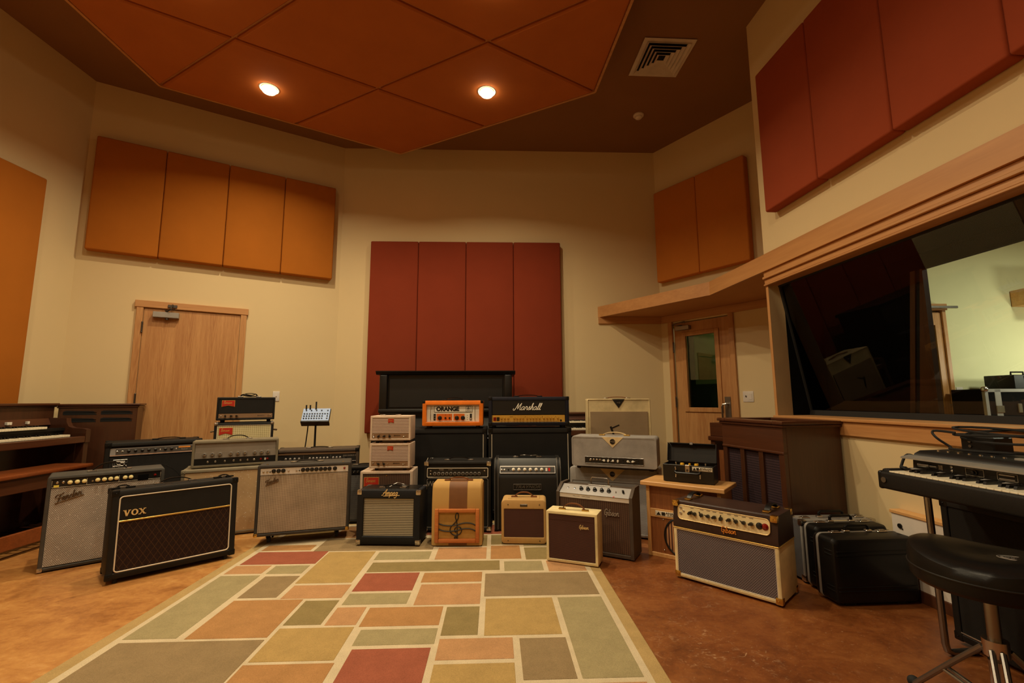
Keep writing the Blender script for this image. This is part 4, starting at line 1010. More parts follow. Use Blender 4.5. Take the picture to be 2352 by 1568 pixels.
corners(t, w, d, h, 'chrome', .036); handle(t, 0, .1, h, .2, .022, 'leather_black', 'chrome'); feet(t, w, d, h=.012)

# ---- 12 tweed combo with brown stripe and treble clef
w, d, h = .375, .205, .448
t = amp('tweed combo amplifier with a brown stripe and a treble clef on its cloth', -.283, 3.53, -2.6, .015)
mb = MB(); prof = [(.0, .0), (.0, .29), (.012, .40), (.022, .43), (.042, .447), (.17, h), (.195, .44), (d, .42), (d, 0)]
xo = w / 2; n = len(prof); bev = .012
vs = []
for xx, ins in ((-xo, bev), (-xo + bev, 0), (xo - bev, 0), (xo, bev)):
    cyy, czz = d / 2, h / 2
    for a, b in prof: vs.append((xx, a + (ins * .7 if a < cyy else -ins * .7) , b - (ins if b > .3 else 0) + (ins * .3 if b == 0 else 0)))
fs = [tuple(range(n)), tuple(range(3 * n, 4 * n))[::-1]] + [(k * n + j, k * n + (j + 1) % n, (k + 1) * n + (j + 1) % n, (k + 1) * n + j) for k in range(3) for j in range(n)]
mb.add(vs, fs); mb.build('cabinet', 'tweed', t)
mb = MB(); sp = [(-.002, .002), (-.002, .29), (.010, .4015), (.0205, .4315), (.041, .449), (.17, h + .002), (.17, h - .01), (.05, .4), (.03, .1), (.03, .002)]
mb.prism(sp, 'x', -.06, .075); mb.build('centre_stripe', 'stripe_brown', t)
fx0, fx1, fz0, fz1 = -.162, .168, .022, .262
mb = MB(); e = .028
for a, b, c_, d_ in ((fx0, fz0, fx0 + e, fz1), (fx1 - e, fz0, fx1, fz1), (fx0 + e, fz0, fx1 - e, fz0 + e), (fx0 + e, fz1 - e * .9, fx1 - e, fz1)): mb.box(a, -.022, b, c_, -.001, d_, .005, 2)
fo = mb.build('wooden_frame', 'orange_wood', t)
slab(t, 'grille_cloth', fx0 + e, fz0 + e, fx1 - e, fz1 - e * .9, -.007, -.002, 'cloth_mustard', .001)
cx, cz_ = .0, .12
g = MB(); yy = -.010
clef = [(-.006, -.072), (-.016, -.062), (-.006, -.055), (.006, -.068), (.004, -.03), (.002, .04), (-.010, .085), (.0, .112), (.012, .10), (.008, .068), (-.02, .036), (-.046, .006), (-.044, -.026), (-.012, -.046), (.026, -.034), (.036, -.006), (.018, .014), (-.008, .008), (-.016, -.012), (-.004, -.026)]
g.tube([(cx + a, yy, cz_ + b) for a, b in smooth_path(clef)], .0038, 6)
for zz in (.026, -.014):
    g.tube(smooth_path([(fx0 + e, yy, cz_ + zz + .012), (-.10, yy, cz_ + zz + .0), (-.05, yy, cz_ + zz - .004), (.0, yy, cz_ + zz + .002), (.05, yy, cz_ + zz + .014), (.10, yy, cz_ + zz + .014), (fx1 - e, yy, cz_ + zz + .0)]), .0042, 6)
g.build('treble_clef', 'black_satin', t)
handle(t, .0, .1, h, .17, .02, 'leather_brown', 'leather_brown', .024); feet(t, w, d, h=.006)

# ---- 13 black combo with sculpted sides
w, d, h = .552, .28, .562
t = amp('black combo amplifier with curved piped sides, behind the small worn tweed combo', .27, 3.875, -3.5, .021)
prof = [(.012, 0), (.012, .40), (.02, .43), (.052, .5), (.075, .548), (.09, h), (d, h), (d, 0)]
MB().prism(prof, 'x', -w / 2 + .03, w / 2 - .03).build('cabinet', 'black_satin', t)
sp = [(0, 0), (0, .44), (.01, .5), (.04, .548), (.075, h + .004), (d, h + .004), (d, 0)]
for sx in (-1, 1):
    o = MB().prism(sp, 'x', sx * (w / 2 - .03), sx * w / 2).build('side_panel', 'tolex_black', t)
    for xx in (w / 2 - .031, w / 2 - .003): line(o, smooth_path([(sx * xx, -.001, .004), (sx * xx, -.001, .44), (sx * xx, .009, .50), (sx * xx, .039, .549), (sx * xx, .075, h + .005)]), .003, 'grey_piping')
W = w - .09
p = panel(t, 0, .478, W, .062, .024, 'nickel_panel', 22, .006)
slab(p, 'panel_face', -W / 2 + .004, -.027, W / 2 - .004, .024, -.001, .002, 'panel_dark', .002)
jacks(p, fr(W, (.035, .085)), -.002); jacks(p, fr(W, (.155,)), -.002, 'rubber'); knobs(p, fr(W, (.245, .345, .45, .55, .655, .755)), 0, 'skirt', 'knob_ivory', .011, .017); rocker(p, W * .34, 0, 'knob_ivory', .016, .026); rocker(p, W * .39, 0, 'red_plastic', .016, .026)
pl = slab(t, 'name_plate', -.118, .318, .112, .362, .006, .013, 'black_satin', .003); piping(pl, -.118, .318, .112, .362, .005, .0018, 'letter_grey', .003, 'plate_rim')
text(pl, 'TRAYNOR', .036, -.002, .0055, .34, 'letter_grey', name='logo_lettering', shear=.3, ext=.0012, sx=1.25)
handle(t, 0, .17, h, .2, .012, 'leather_black', 'chrome'); feet(t, w, d, h=.012)
mb = MB(); mb.tube(smooth_path([(-.06, .0, .016), (-.02, -.02, .022), (.03, .0, .014), (.07, -.02, .02), (.11, 0, .008)]), .0035, 6); mb.build('tied_cord', 'steel', t, loc=(0, .16, h))

# ---- 14 small tweed combo
w, d, h = .338, .185, .316
t = amp('small worn tweed combo amplifier with brown cloth, between clef combo and cream combo', .215, 3.54, -5.8, .015)
shell(t, w, d, h, 'tweed_worn', .02, .008, .026, .008, tt=.066, tb=.046)
slab(t, 'grille_cloth', -w / 2 + .02, .046, w / 2 - .02, h - .066, .003, .007, 'grille_brown')
slab(t, 'name_plate', -.028, h - .05, .028, h - .032, -.002, .004, 'steel_dark', .002)
for sx in (-1, 1):
    for z in (.022, h - .035): MB().cyl((sx * .118, .001, z), '-y', .004, .003, 10).build('screw', 'steel_dark', t)
mb = MB(); mb.box(-w / 2 + .05, .03, h - .0005, w / 2 - .05, d - .03, h + .004, .002); mb.build('top_panel', 'tweed_worn', t)
handle(t, .0, .085, h + .002, .15, .034, 'leather_brown', 'leather_brown', .024); feet(t, w, d, h=.006)

# ---- 15 small cream combo
w, d, h = .346, .155, .32
t = amp('small cream combo amplifier with brown cloth, at the right edge of the rug', .503, 3.118, -24, .015)
shell(t, w, d, h, 'tolex_cream', .017, .01, .003, .002)
slab(t, 'grille_cloth', -w / 2 + .017, .017, w / 2 - .017, h - .017, .004, .009, 'grille_brown')
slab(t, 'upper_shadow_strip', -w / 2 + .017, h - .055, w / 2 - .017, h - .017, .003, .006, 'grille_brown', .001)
script(t, 'Gibson', .062, .052, h - .098, .002, 'letter_gold', .0018, slant=.1)
handle(t, .0, .07, h, .16, .04, 'leather_brown', 'brass', .018); feet(t, w, d, h=.006, inset=.035)

# ---- 16 dark brown combo with slanted silver panel
w, d, h = .558, .21, .455
t = amp('dark brown combo amplifier with a sloping silver panel, behind the small cream combo', .69, 3.31, -31, .0095)
prof = [(.02, 0), (.02, .36), (.016, .36), (.125, .436), (d, .436), (d, 0)]
MB().prism(prof, 'x', -w / 2 + .02, w / 2 - .02).build('cabinet', 'tolex_taupe', t)
sp = [(0, 0), (0, .40), (.085, h), (d, h), (d, 0)]
for sx in (-1, 1): MB().prism(sp, 'x', sx * (w / 2 - .022), sx * w / 2).build('side_panel', 'tolex_taupe', t)
W = w - .044
slab(t, 'grille_cloth', -W / 2, .022, W / 2, .362, .012, .021, 'grille_brown_fine', .002)
slab(t, 'bottom_rail', -W / 2, 0, W / 2, .022, .002, .021, 'tolex_taupe', .001)
slab(t, 'chrome_strip', -W / 2, .362, W / 2, .394, .008, .02, 'nickel_panel', .001); text(t, 'FALCON   AMPLIFIER', .010, -W * .17, .0075, .378, 'letter_grey', name='panel_lettering', ext=.0003, spacing=1.4)
p = panel(t, 0, .419, W, .105, .050, 'panel_greyblue', 62)
knobs(p, fr(W, (.30, .40, .50, .60, .70)), .004, 'skirt', 'knob_black', .0125, .02); knobs(p, fr(W, (.90,)), .004, 'plain', 'knob_black', .008, .02)
jacks(p, fr(W, (.10, .2)), .006); switch(p, W * .30, 0); slab(p, 'red_mark', W * .28, -.052, W * .3, -.043, -.002, .001, 'red_plastic', .001)
script(t, 'Gibson', .105, .078, .27, .006, 'letter_silver', .003, slant=.12)
mb = MB(); mb.tube([(-.065, .165, .432), (-.065, .165, .48), (-.058, .165, .49), (.058, .165, .49), (.065, .165, .48), (.065, .165, .432)], .006, 8); mb.box(-.085, .15, .435, .085, .18, .441, .002); mb.build('handle', 'chrome', t); feet(t, w, d, h=.006)

# ---- 17 two black 4x12 cabinets, orange head, gold-panelled head
for k, (x, lb, dots) in enumerate(((-.456, 'tall black speaker cabinet under the orange head', 1), (.32, 'tall black speaker cabinet under the gold-panelled head', 0))):
    w, d, h = .762, .36, .748
    t = amp(lb, x, 4.235, 0, 0, 'speaker_cabinet', 'speaker cabinet', group='tall black speaker cabinets')
    Z0 = .072
    shell(t, w, d, h, 'tolex_black', .03, .014, .018, .008, z=Z0, tt=.045)
    slab(t, 'grille_cloth', -w / 2 + .032, Z0 + .03, w / 2 - .032, Z0 + h - .048, .006, .013, 'grille_black')
    for sx in (-1, 1): line(t, [(sx * (w / 2 - .032), .003, Z0 + .03), (sx * (w / 2 - .032), .003, Z0 + h - .055)], .0035, 'white_piping' if sx > 0 or k else 'grey_piping')
    corners(t, w, d, h, 'plastic_black', .042, z=Z0); casters(t, w, d, z=Z0, h=Z0 - .008)
    if dots:
        o = None
        for dx in (0, .022): line(t, [(-.165 + dx, .004, .522), (-.148 + dx, .004, .56)], .0035, 'letter_white', 'slash_mark')
w, d, h = .552, .26, .228
t = amp('bright orange amplifier head with a cream panel, on the left tall black cabinet', -.385, 4.215, 0, .844, cat='amplifier head', name='amplifier_head')
shell(t, w, d, h, 'tolex_orange', .034, .03, .01, .005, tt=.038, tb=.034, ts=.036)
W = w - .072; zt, zb = h - .038, .034
slab(t, 'front_panel', -W / 2, zb, W / 2, zt, .022, .029, 'panel_white', .001)
for sx in (-1, 1): o = MB().tube([(sx * W * .42, .02, zb + .02), (sx * W * .42, .004, zb + .022), (sx * W * .42, .004, zt - .016), (sx * W * .42, .02, zt - .014)], .003, 8).build('guard_bar', 'chrome', t)
x0, x1 = -W * .355, W * .365; zm = .112
pl = slab(t, 'name_plate', x0, zm + .012, x1, zt - .012, .020, .024, 'panel_white', .002); piping(pl, x0, zm + .012, x1, zt - .012, .0195, .0016, 'letter_black', .003, 'plate_rim')
text(pl, 'ORANGE', .050, x0 + .122, .0195, (zm + zt) / 2, 'letter_black', name='logo_lettering', ext=.001, off=.0030, sx=1.02, spacing=.98)
cr = MB(); qx, qz = x1 - .035, (zm + zt) / 2
cr.tube([(qx + a, .0195, qz + b) for a, b in rrect(-.022, -.024, .022, .024, .006)], .0014, 6, True); cr.tube([(qx + .012 * math.cos(R(a)), .0195, qz - .002 + .012 * math.sin(R(a))) for a in range(-20, 201, 20)], .0022, 6); cr.tube([(qx - .014, .0195, qz - .012), (qx + .014, .0195, qz - .012)], .002, 6); cr.tube([(qx - .006, .0195, qz + .012), (qx, .0195, qz + .02), (qx + .007, .0195, qz + .012)], .002, 6); cr.ball((qx, .0195, qz), .005, sy=.3)
cr.build('logo_emblem', 'letter_black', pl)
p = panel(t, 0, (zb + zm + .004) / 2 + .002, W * .74, zm - zb - .006, .020, 'panel_white'); V = W * .74; hh = zm - zb - .006
for a, b in ((.075, .485), (.51, .80)): slab(p, 'orange_field', V * (a - .5), -hh * .42, V * (b - .5), hh * .46, -.001, .002, 'panel_orange', .001)
slab(p, 'black_field', -V * .5, -hh * .42, -V * .435, hh * .46, -.001, .002, 'letter_black', .001); slab(p, 'black_field', V * .43, -hh * .42, V * .49, hh * .46, -.001, .002, 'letter_black', .003)
knobs(p, fr(V, (.165, .60, .755)), -.006, 'skirt', 'knob_black', .0155, .02); knobs(p, fr(V, (.31, .415)), -.006, 'plain', 'knob_black', .009, .014)
for f, zz in ((.87, .018), (.87, -.002), (.87, -.02), (.31, .022), (.415, .022)): MB().cyl((V * (f - .5), -.001, zz), '-y', .004, .0008, 3).build('panel_symbol', 'letter_black', p)
jacks(p, fr(V, (.033,)), .010, r=.006); jacks(p, fr(V, (.033,)), -.012, r=.006); rocker(p, V * .46, -.014, 'knob_ivory', .008, .014)
for sx in (-1, 1):
    mb = MB(); mb.box(sx * (w / 2 + .002), -.002, h + .002, sx * (w / 2 - .026), .03, h - .026, .005, 2); mb.build('corner_protector', 'plastic_black', t)
handle(t, .01, .1, h, .19, .022, 'leather_black', 'plastic_black', .03); feet(t, w, d, r=.018, h=.022)
w, d, h = .742, .21, .262
t = amp('dark blue amplifier head with a gold panel and white script lettering', .312, 4.225, 0, .842, cat='amplifier head', name='amplifier_head')
shell(t, w, d, h, 'tolex_navy', .03, .02, .016, .007)
slab(t, 'front_board', -w / 2 + .03, .1, w / 2 - .03, h - .03, .006, .018, 'black_satin')
W = w - .07
p = panel(t, -.005, .062, W, .066, .006, 'gold_panel')
knobs(p, fr(W, (.13, .175, .22, .305, .345, .385, .425, .48, .525, .565, .605, .65, .71, .755, .80, .84, .90)), .006, 'cap', 'brass', .0085, .013); knobs(p, fr(W, (.13, .175, .22, .305, .345, .385, .425, .48, .525, .565, .605, .65, .71, .755, .80, .84, .90)), .006, 'plain', 'gold_panel', .006, .016)
for f in (.25, .265, .28, .455, .69, .87): MB().cyl((W * (f - .5), 0, .02), '-y', .0025, .004, 8).build('push_button', 'knob_black', p)
rocker(p, W * -.46, -.002, 'jewel_red', .026, .034); rocker(p, W * -.415, -.002, 'knob_black', .026, .034); jacks(p, fr(W, (.945,)), -.016, 'rubber', .009); line(p, [(-W * .38, -.001, -.024), (W * .40, -.001, -.024)], .0008, 'letter_grey', 'panel_line')
script(t, 'Marshall', .235, -.13, .142, .003, 'letter_white', .0031, slant=.35)
piping(t, -w / 2 + .034, .03, w / 2 - .034, h - .033, .004, .002, 'tolex_navy', .008)
corners(t, w, d, h, 'plastic_black', .034); handle(t, 0, .1, h, .22, .012, 'leather_black', 'plastic_black', .028); feet(t, w, d, r=.02, h=.02)

# ---- 18 silver-grey stack with cream wedge, and the cream amplifier behind it
def wedge(root, w, z, mat, circ, lmat, y=-.002, wd=.2, dp=.095):
    MB().prism([(-wd / 2, z), (wd / 2, z), (0, z - dp)], 'y', y - .001, y + .004).build('wedge', mat, root)
    o = MB().cyl((0, y, z - dp * .42), '-y', .021, .003, 24).build('round_mark', circ, root)
    text(o, '÷13', .022, 0, y - .0035, z - dp * .42, lmat, name='logo_lettering', ext=.0006)
w, d, h = .71, .30, .512
t = amp('silver-grey speaker cabinet with a cream wedge, under the silver-grey head', .945, 3.74, -25, .0, 'speaker_cabinet', 'speaker cabinet')
shell(t, w, d, h, 'tolex_silver', .024, .01, .024, .008, z=.012, tt=.11)
slab(t, 'grille_cloth', -w / 2 + .024, .036, w / 2 - .024, h - .1, .005, .009, 'grille_pale')
wedge(t, w, h + .008, 'leather_cream', 'knob_black', 'letter_silver', -.001); feet(t, w, d, h=.012, z=.012)
w, d, h = .672, .25, .24
t = amp('silver-grey amplifier head with cream wedge and ivory knobs, topmost of the silver stack', .928, 3.64, -24.4, .544, cat='amplifier head', name='amplifier_head')
shell(t, w, d, h, 'tolex_silver', .01, .002, .028, .014)
p = panel(t, .005, .054, .455, .05, -.002, 'panel_black'); W = .455
knobs(p, fr(W, (.335, .41, .49, .575, .745, .825)), 0, 'chicken', 'knob_ivory', .0105, .016); jacks(p, fr(W, (.155, .21, .265)), .004); lamp(p, W * -.40, 0, 'chrome', .009)
jacks(p, fr(W, (.66, .91)), .010, 'rubber', .006); jacks(p, fr(W, (.66, .91)), -.012, 'rubber', .006); piping(p, -W / 2, -.025, W / 2, .025, -.001, .0015, 'chrome', .003, 'panel_rim')
wedge(t, w, h - .004, 'leather_cream', 'knob_black', 'letter_silver', .0, .17, .082); handle(t, .0, .1, h, .2, .024, 'leather_cream', 'brass', .024); feet(t, w, d, r=.018, h=.019)
w, d, h = .62, .27, 1.07
t = amp('tall cream amplifier with a black wedge, behind the silver-grey stack', 1.225, 4.52, -7, .012)
shell(t, w, d, h, 'tolex_blond', .012, .006, .016, .008)
slab(t, 'grille_cloth', -w / 2 + .03, .53, w / 2 - .03, h - .125, -.003, .005, 'grille_linen'); slab(t, 'lower_grille_cloth', -w / 2 + .03, .04, w / 2 - .03, .46, -.003, .005, 'grille_linen'); slab(t, 'panel_strip', -w / 2 + .03, .47, w / 2 - .03, .52, -.004, .005, 'panel_black')
wedge(t, w, h - .002, 'black_satin', 'knob_black', 'letter_silver', .001, .125, .088)
mb = MB(); mb.tube([(-.085, -.0045, .80), (-.062, -.0045, .735), (-.055, -.0045, .70)], .011, 6, sy=.3); mb.tube([(-.07, -.0045, .785), (.0, -.0045, .815)], .006, 6, sy=.3); mb.build('tape_mark', 'letter_black', t)
handle(t, -.0, .1, h, .22, .014, 'leather_brown', 'chrome', .024); feet(t, w, d, h=.012)

# ---- 19 wooden cabinet with round striped cloth, and the toolbox amplifier on it
w, d, h = .50, .285, .475
yw = -40
t = amp('pale wooden speaker cabinet with a round striped cloth, under the open toolbox', 1.265, 3.148, yw, 0, 'speaker_cabinet', 'speaker cabinet')
mb = MB(); mb.box(-w / 2, 0, 0, -w / 2 + .024, d, h, .002).box(w / 2 - .024, 0, 0, w / 2, d, h, .002).box(-w / 2 + .024, 0, .0, w / 2 - .024, d, .026, .002); mb.build('side_frame', 'maple_z', t)
MB().box(-w / 2 - .03, -.03, h, w / 2 + .03, d + .02, h + .028, .003).build('top_board', 'maple', t)
MB().box(-w / 2 + .024, .012, .026, w / 2 - .024, d - .004, h, .001).build('front_board', 'mahogany_z', t)
MB().box(-w / 2 + .024, .004, .262, w / 2 - .024, .013, .318, .001).build('rail', 'maple', t)
MB().lathe([(.137, .013), (.137, .006), (.128, .001), (.124, .004), (.124, .013)], (0, 0, .148), 36, 'y', cap=False).build('speaker_ring', 'black_satin', t)
MB().lathe([(.126, .012), (.126, .006), (.06, .0045), (.001, .004)], (0, 0, .148), 36, 'y').build('grille_cloth', 'grille_striped', t)
q = slab(t, 'name_plate', -.19, .273, -.005, .306, .001, .005, 'paper_label', .001)
mb = MB(); mb.prism([(-.182, .279), (-.15, .279), (-.166, .301)], 'y', .0, .002); mb.box(-.145, .0, .279, -.12, .002, .301); mb.build('logo_emblem', 'letter_black', q)
text(q, 'ANALOG', .021, -.064, .0005, .296, 'letter_black', name='logo_lettering', ext=.0004, sx=1.2, off=.0003); text(q, 'OUTFITTERS', .0125, -.064, .0005, .2815, 'letter_black', name='logo_lettering', ext=.0004, sx=1.25)
for sx in (-1, 1):
    for z in (.05, .25): MB().ball((sx * .138, .010, z), .005, n=10).build('screw', 'chrome', t)
# toolbox
w, d, h = .335, .165, .115
t = amp('open black metal toolbox with small yellow knobs inside, on the pale wooden cabinet', 1.33, 3.185, -35, .5035 + .004, cat='toolbox amplifier', name='toolbox_amplifier')
mb = MB(); th = .004
mb.box(-w / 2, 0, 0, w / 2, th, h, .002).box(-w / 2, d - th, 0, w / 2, d, h, .002).box(-w / 2, th, 0, -w / 2 + th, d - th, h).box(w / 2 - th, th, 0, w / 2, d - th, h).box(-w / 2, 0, 0, w / 2, d, th, .001); mb.build('box_body', 'black_paint', t)
p = MB().box(-w / 2 + th, th, h - .02, w / 2 - th, d - th, h - .016).build('control_panel', 'panel_black', t)
for k, (xx, m_, rr) in enumerate(((-.05, 'knob_yellow', .014), (.0, 'knob_yellow', .008), (.045, 'knob_yellow', .014), (.05, 'chrome', .006), (-.10, 'chrome', .006), (.10, 'chrome', .006))):
    MB().lathe([(rr, 0), (rr, .018), (rr * .8, .022)], n=16).build('knob', m_, p, loc=(xx, .07 if k < 3 else .1, h - .016))
mb = MB(); a = R(16); lh = .13
L_ = [(-w / 2, 0), (w / 2, 0)]
mt_ = Matrix.Translation((0, d, h)) @ Matrix.Rotation(-a, 4, 'X')
mb.box(-w / 2, 0, .0, w / 2, .004, lh, .001).box(-w / 2, -.03, 0, w / 2, .0, .004).box(-w / 2 + .012, -.05, lh - .006, w / 2 - .012, .0, lh, .002).box(-w / 2, -.045, 0, -w / 2 + .004, .0, lh).box(w / 2 - .004, -.045, 0, w / 2, .0, lh)
mb.xform(mt_); lid = mb.build('lid', 'black_paint', t)
for sx in (-1, 1): MB().cyl((sx * .1 - .02, d + .003, h), 'x', .006, .04, 10).build('hinge', 'chrome', lid)
MB().box(-.012, -.052, lh - .012, .012, -.046, lh + .006, .002).xform(mt_).build('catch_plate', 'chrome', lid)
lt = MB().box(-.016, -.012, h - .05, .016, .0, h + .004, .003).build('latch', 'chrome', t)
MB().cyl((0, -.012, h - .032), '-y', .008, .003, 12).build('lock', 'steel_dark', lt)
hd = MB().tube([(-.08, -.006, .072), (-.08, -.02, .068), (-.07, -.026, .062), (.07, -.026, .062), (.08, -.02, .068), (.08, -.006, .072)], .009, 8).build('handle', 'leather_black', t)
for sx in (-1, 1): MB().box(sx * .08 - .004, -.004, .03, sx * .08 + .004, 0, .1, .001).ball((sx * .08, -.003, .096), .005).ball((sx * .08, -.003, .034), .005).build('handle_bracket', 'chrome', hd)
q = slab(t, 'name_plate', .03, h - .034, .16, h - .008, -.002, 0, 'paper_label', .001)
mb = MB(); mb.prism([(.034, h - .030), (.056, h - .030), (.045, h - .012)], 'y', -.003, -.001); mb.box(.058, -.003, h - .030, .074, -.001, h - .012); mb.build('logo_emblem', 'letter_black', q)
text(q, 'ANALOG', .016, .117, -.0025, h - .0165, 'letter_black', name='logo_lettering', ext=.0004, sx=1.15, off=.0003); text(q, 'OUTFITTERS', .009, .117, -.0025, h - .0275, 'letter_black', name='logo_lettering', ext=.0004, sx=1.25)
feet(t, w, d, r=.01, h=.004, inset=.02)

# ---- 20 big brown and cream combo, front right
w, d, h = .586, .272, .444
t = amp('large brown-topped combo amplifier with cream sides and two handles, nearest on the right', 1.297, 2.678, -48.5, .012)
zs = .287
shell(t, w, d, zs, 'tolex_cream', .018, .014, .01, .006, tt=.012)
mb = MB(); prof = [(.004, zs), (.0, zs + .03), (.012, h - .045), (.02, h - .006), (.028, h), (d, h), (d, zs)]
mb.prism(prof, 'x', -w / 2, w / 2); mb.build('upper_cabinet', 'tolex_brown', t)
slab(t, 'grille_cloth', -w / 2 + .018, .02, w / 2 - .018, zs - .008, .005, .013, 'grille_bigbrown')
piping(t, -w / 2 + .019, .021, w / 2 - .019, zs - .010, .003, .0028, 'white_piping', .004)
line(t, [(-w / 2, -.001, zs), (w / 2, -.001, zs), (w / 2 + .001, 0, zs), (w / 2 + .001, d, zs)], .003, 'gold_piping', 'seam_piping')
W = w - .07
p = panel(t, -.002, h - .063, W, .082, .004, 'panel_cream', 6, .004, r=.022)
piping(p, -W / 2, -.041, W / 2, .041, -.001, .0022, 'letter_gold', .022, 'panel_rim')
jacks(p, fr(W, (.035,)), .024, r=.008); jacks(p, fr(W, (.035,)), -.008, r=.008); jacks(p, fr(W, (.07,)), .008, r=.006)
knobs(p, fr(W, (.15, .205, .285, .36, .43, .505, .59, .665, .745, .82)), .002, 'chicken', 'knob_black', .0125, .022)
lamp(p, W * .40, 0, 'knob_black', .014); lamp(p, W * .455, 0, 'jewel_red', .014)
for k, f in enumerate((.17, .285, .36, .43, .505, .59, .665, .745, .82)): line(p, [(W * (f - .52), -.0008, .032), (W * (f - .48), -.0008, .032)], .0012, 'letter_black', 'panel_line')
script(t, 'Gibson', .082, .0, zs + .026, -.006, 'letter_orange', .0019, slant=.1)
for sx in (-1, 1): handle(t, sx * (w / 2 - .07), .15, h, .15, .03, 'leather_black', 'brass', .028, 'y')
corners(t, w, d, h, 'brass', .034); feet(t, w, d, h=.012)
# ------------------------------------------------------------------ keyboards
def keybed(parent, n_white, x0, z, y0, wk=.0236, lw=.145, first=0, oct_off=0):
    """white and black keys from x0 rightwards, fronts at y0 (facing -y), tops at z; each key a mesh of its own"""
    wm = MB(); wm.box(.0006, 0, -.018, wk - .0006, lw, 0, .0012); wme = wm.mesh('white_key', 'piano_ivory')
    bm_ = MB(); bm_.prism([(.05, -.002), (.056, .011), (lw, .011), (lw, -.002)], 'x', -.005, .005); bme = bm_.mesh('black_key', 'piano_black')
    for k in range(n_white):
        inst(wme, 'white_key', parent, (x0 + k * wk, y0, z))
        if (k + oct_off) % 7 in (0, 1, 3, 4, 5) and k < n_white - 1: inst(bme, 'black_key', parent, (x0 + (k + 1) * wk, y0, z))

# ---- console organ along the left wall (root at the far end, x runs toward the camera's left = away from the far end)
# local frame: yaw +90: local x = world +y, local -y (front) = world +x
def organ(label, x, y, yaw, L=1.22, topz=1.068, name='console_organ', mats=('walnut_x', 'walnut_z'), dz=0., tone=True):
    """root at the right front cheek as the player sees it; local x<0 along the keys, y into the case"""
    t = thing(name, label, 'organ', (x, y, 0), yaw)
    wx, wz = mats; D = .52; kz = .80 + dz          # lower manual height
    c0, c1 = -L, 0
    mb = MB()
    mb.box(c0, .30, .06, c1, D, topz - .02, .004); mb.build('case', wz, t)
    MB().box(c0 - .015, .27, topz - .022, c1 + .015, D + .005, topz, .006, 2).box(c0 - .006, .285, topz - .034, c1 + .006, D, topz - .022, .004).build('top_board', wx, t)
    for x0 in (c0, c1 - .045):
        pr_ = [(-.03, kz - .075), (-.03, kz + .035), (.0, kz + .045), (.09, kz + .05), (.125, kz + .065), (.145, kz + .10), (.15, kz + .135), (.30, kz + .14), (.30, kz - .075)]
        MB().prism(pr_, 'x', x0, x0 + .045).build('key_cheek', wz, t)
        MB().box(x0 - .0, -.02, .06, x0 + .045, .05, kz - .075, .003).box(x0, .05, .06, x0 + .045, .30, kz - .075 if x0 == c1 - .045 else kz - .075, .003).build('leg', wz, t)
    MB().box(c0 + .045, -.028, kz - .075, c1 - .045, .02, kz - .02, .004).build('key_rail', wx, t)
    MB().box(c0 + .045, .02, kz - .07, c1 - .045, .30, kz - .022).build('key_bed', 'black_satin', t)
    lo = MB().box(c0 + .05, .165, kz - .02, c1 - .05, .18, kz + .055).build('lower_manual', 'black_satin', t)
    nk = int((L - .2) / .0236)
    keybed(lo, nk, c0 + .075, kz + .0, .022); 
    hi = MB().box(c0 + .05, .15, kz + .03, c1 - .05, .30, kz + .052).build('upper_manual', 'black_satin', t)
    keybed(hi, nk - 4, c0 + .075, kz + .072, .13, lw=.14)
    MB().prism([(.275, kz + .08), (.30, kz + .135), (.31, kz + .135), (.31, kz + .08)], 'x', c0 + .046, c1 - .046).build('drawbar_panel', wx, t)
    for xx in ((-.42, -.40, -.26) if tone else ()):
        MB().box(xx, .262, kz + .095, xx + .018, .285, kz + .118, .002).build('tone_tab', 'knob_ivory', t)
    MB().box(c0 + .045, .28, .06, c1 - .045, .30, kz - .07, .0).build('knee_board', wz if tone else wz, t)
    MB().box(c0 - .02, -.02, .0, c0 + .07, .56, .06, .004).box(c1 - .07, -.02, .0, c1 + .02, .56, .06, .004).build('foot_rail', wz, t)
    return t
t = organ('dark wooden console organ with two manuals along the left wall', -3.60, 4.225, 90, L=1.46, topz=1.066)
# sloping music desk
MB().prism([(.24, .955), (.26, .95), (.40, 1.20), (.385, 1.205)], 'x', -1.2, -.50).build('music_desk', 'walnut_x', t)
MB().box(-.36, .31, 1.0, -.20, .315, 1.012).build('name_strip', 'gold_panel', t)
pb = MB()
for k in range(20): pb.box(-1.40 + k * .066, -.22, .05, -1.40 + k * .066 + .022, .28, .065, .003)
pb.build('pedal_board', 'walnut_y', t)
t = thing('organ_bench', 'long polished wooden bench in front of the organ on the left', 'bench', (-3.34, 3.985, 0), 90)
L = 1.35
MB().box(-L - .04, 0, .545, .03, .31, .572, .006, 2).build('seat', 'bench_wood', t)
MB().box(-L, .02, .44, -.01, .045, .545, .002).box(-L, .265, .44, -.01, .29, .545, .002).build('apron', 'walnut_x', t)
for x0 in (-L, -.05): MB().box(x0, .03, .0, x0 + .04, .29, .545, .003).build('leg', 'walnut_z', t)
MB().box(-L + .03, .02, .06, -.04, .045, .16, .003).build('stretcher', 'bench_wood', t)

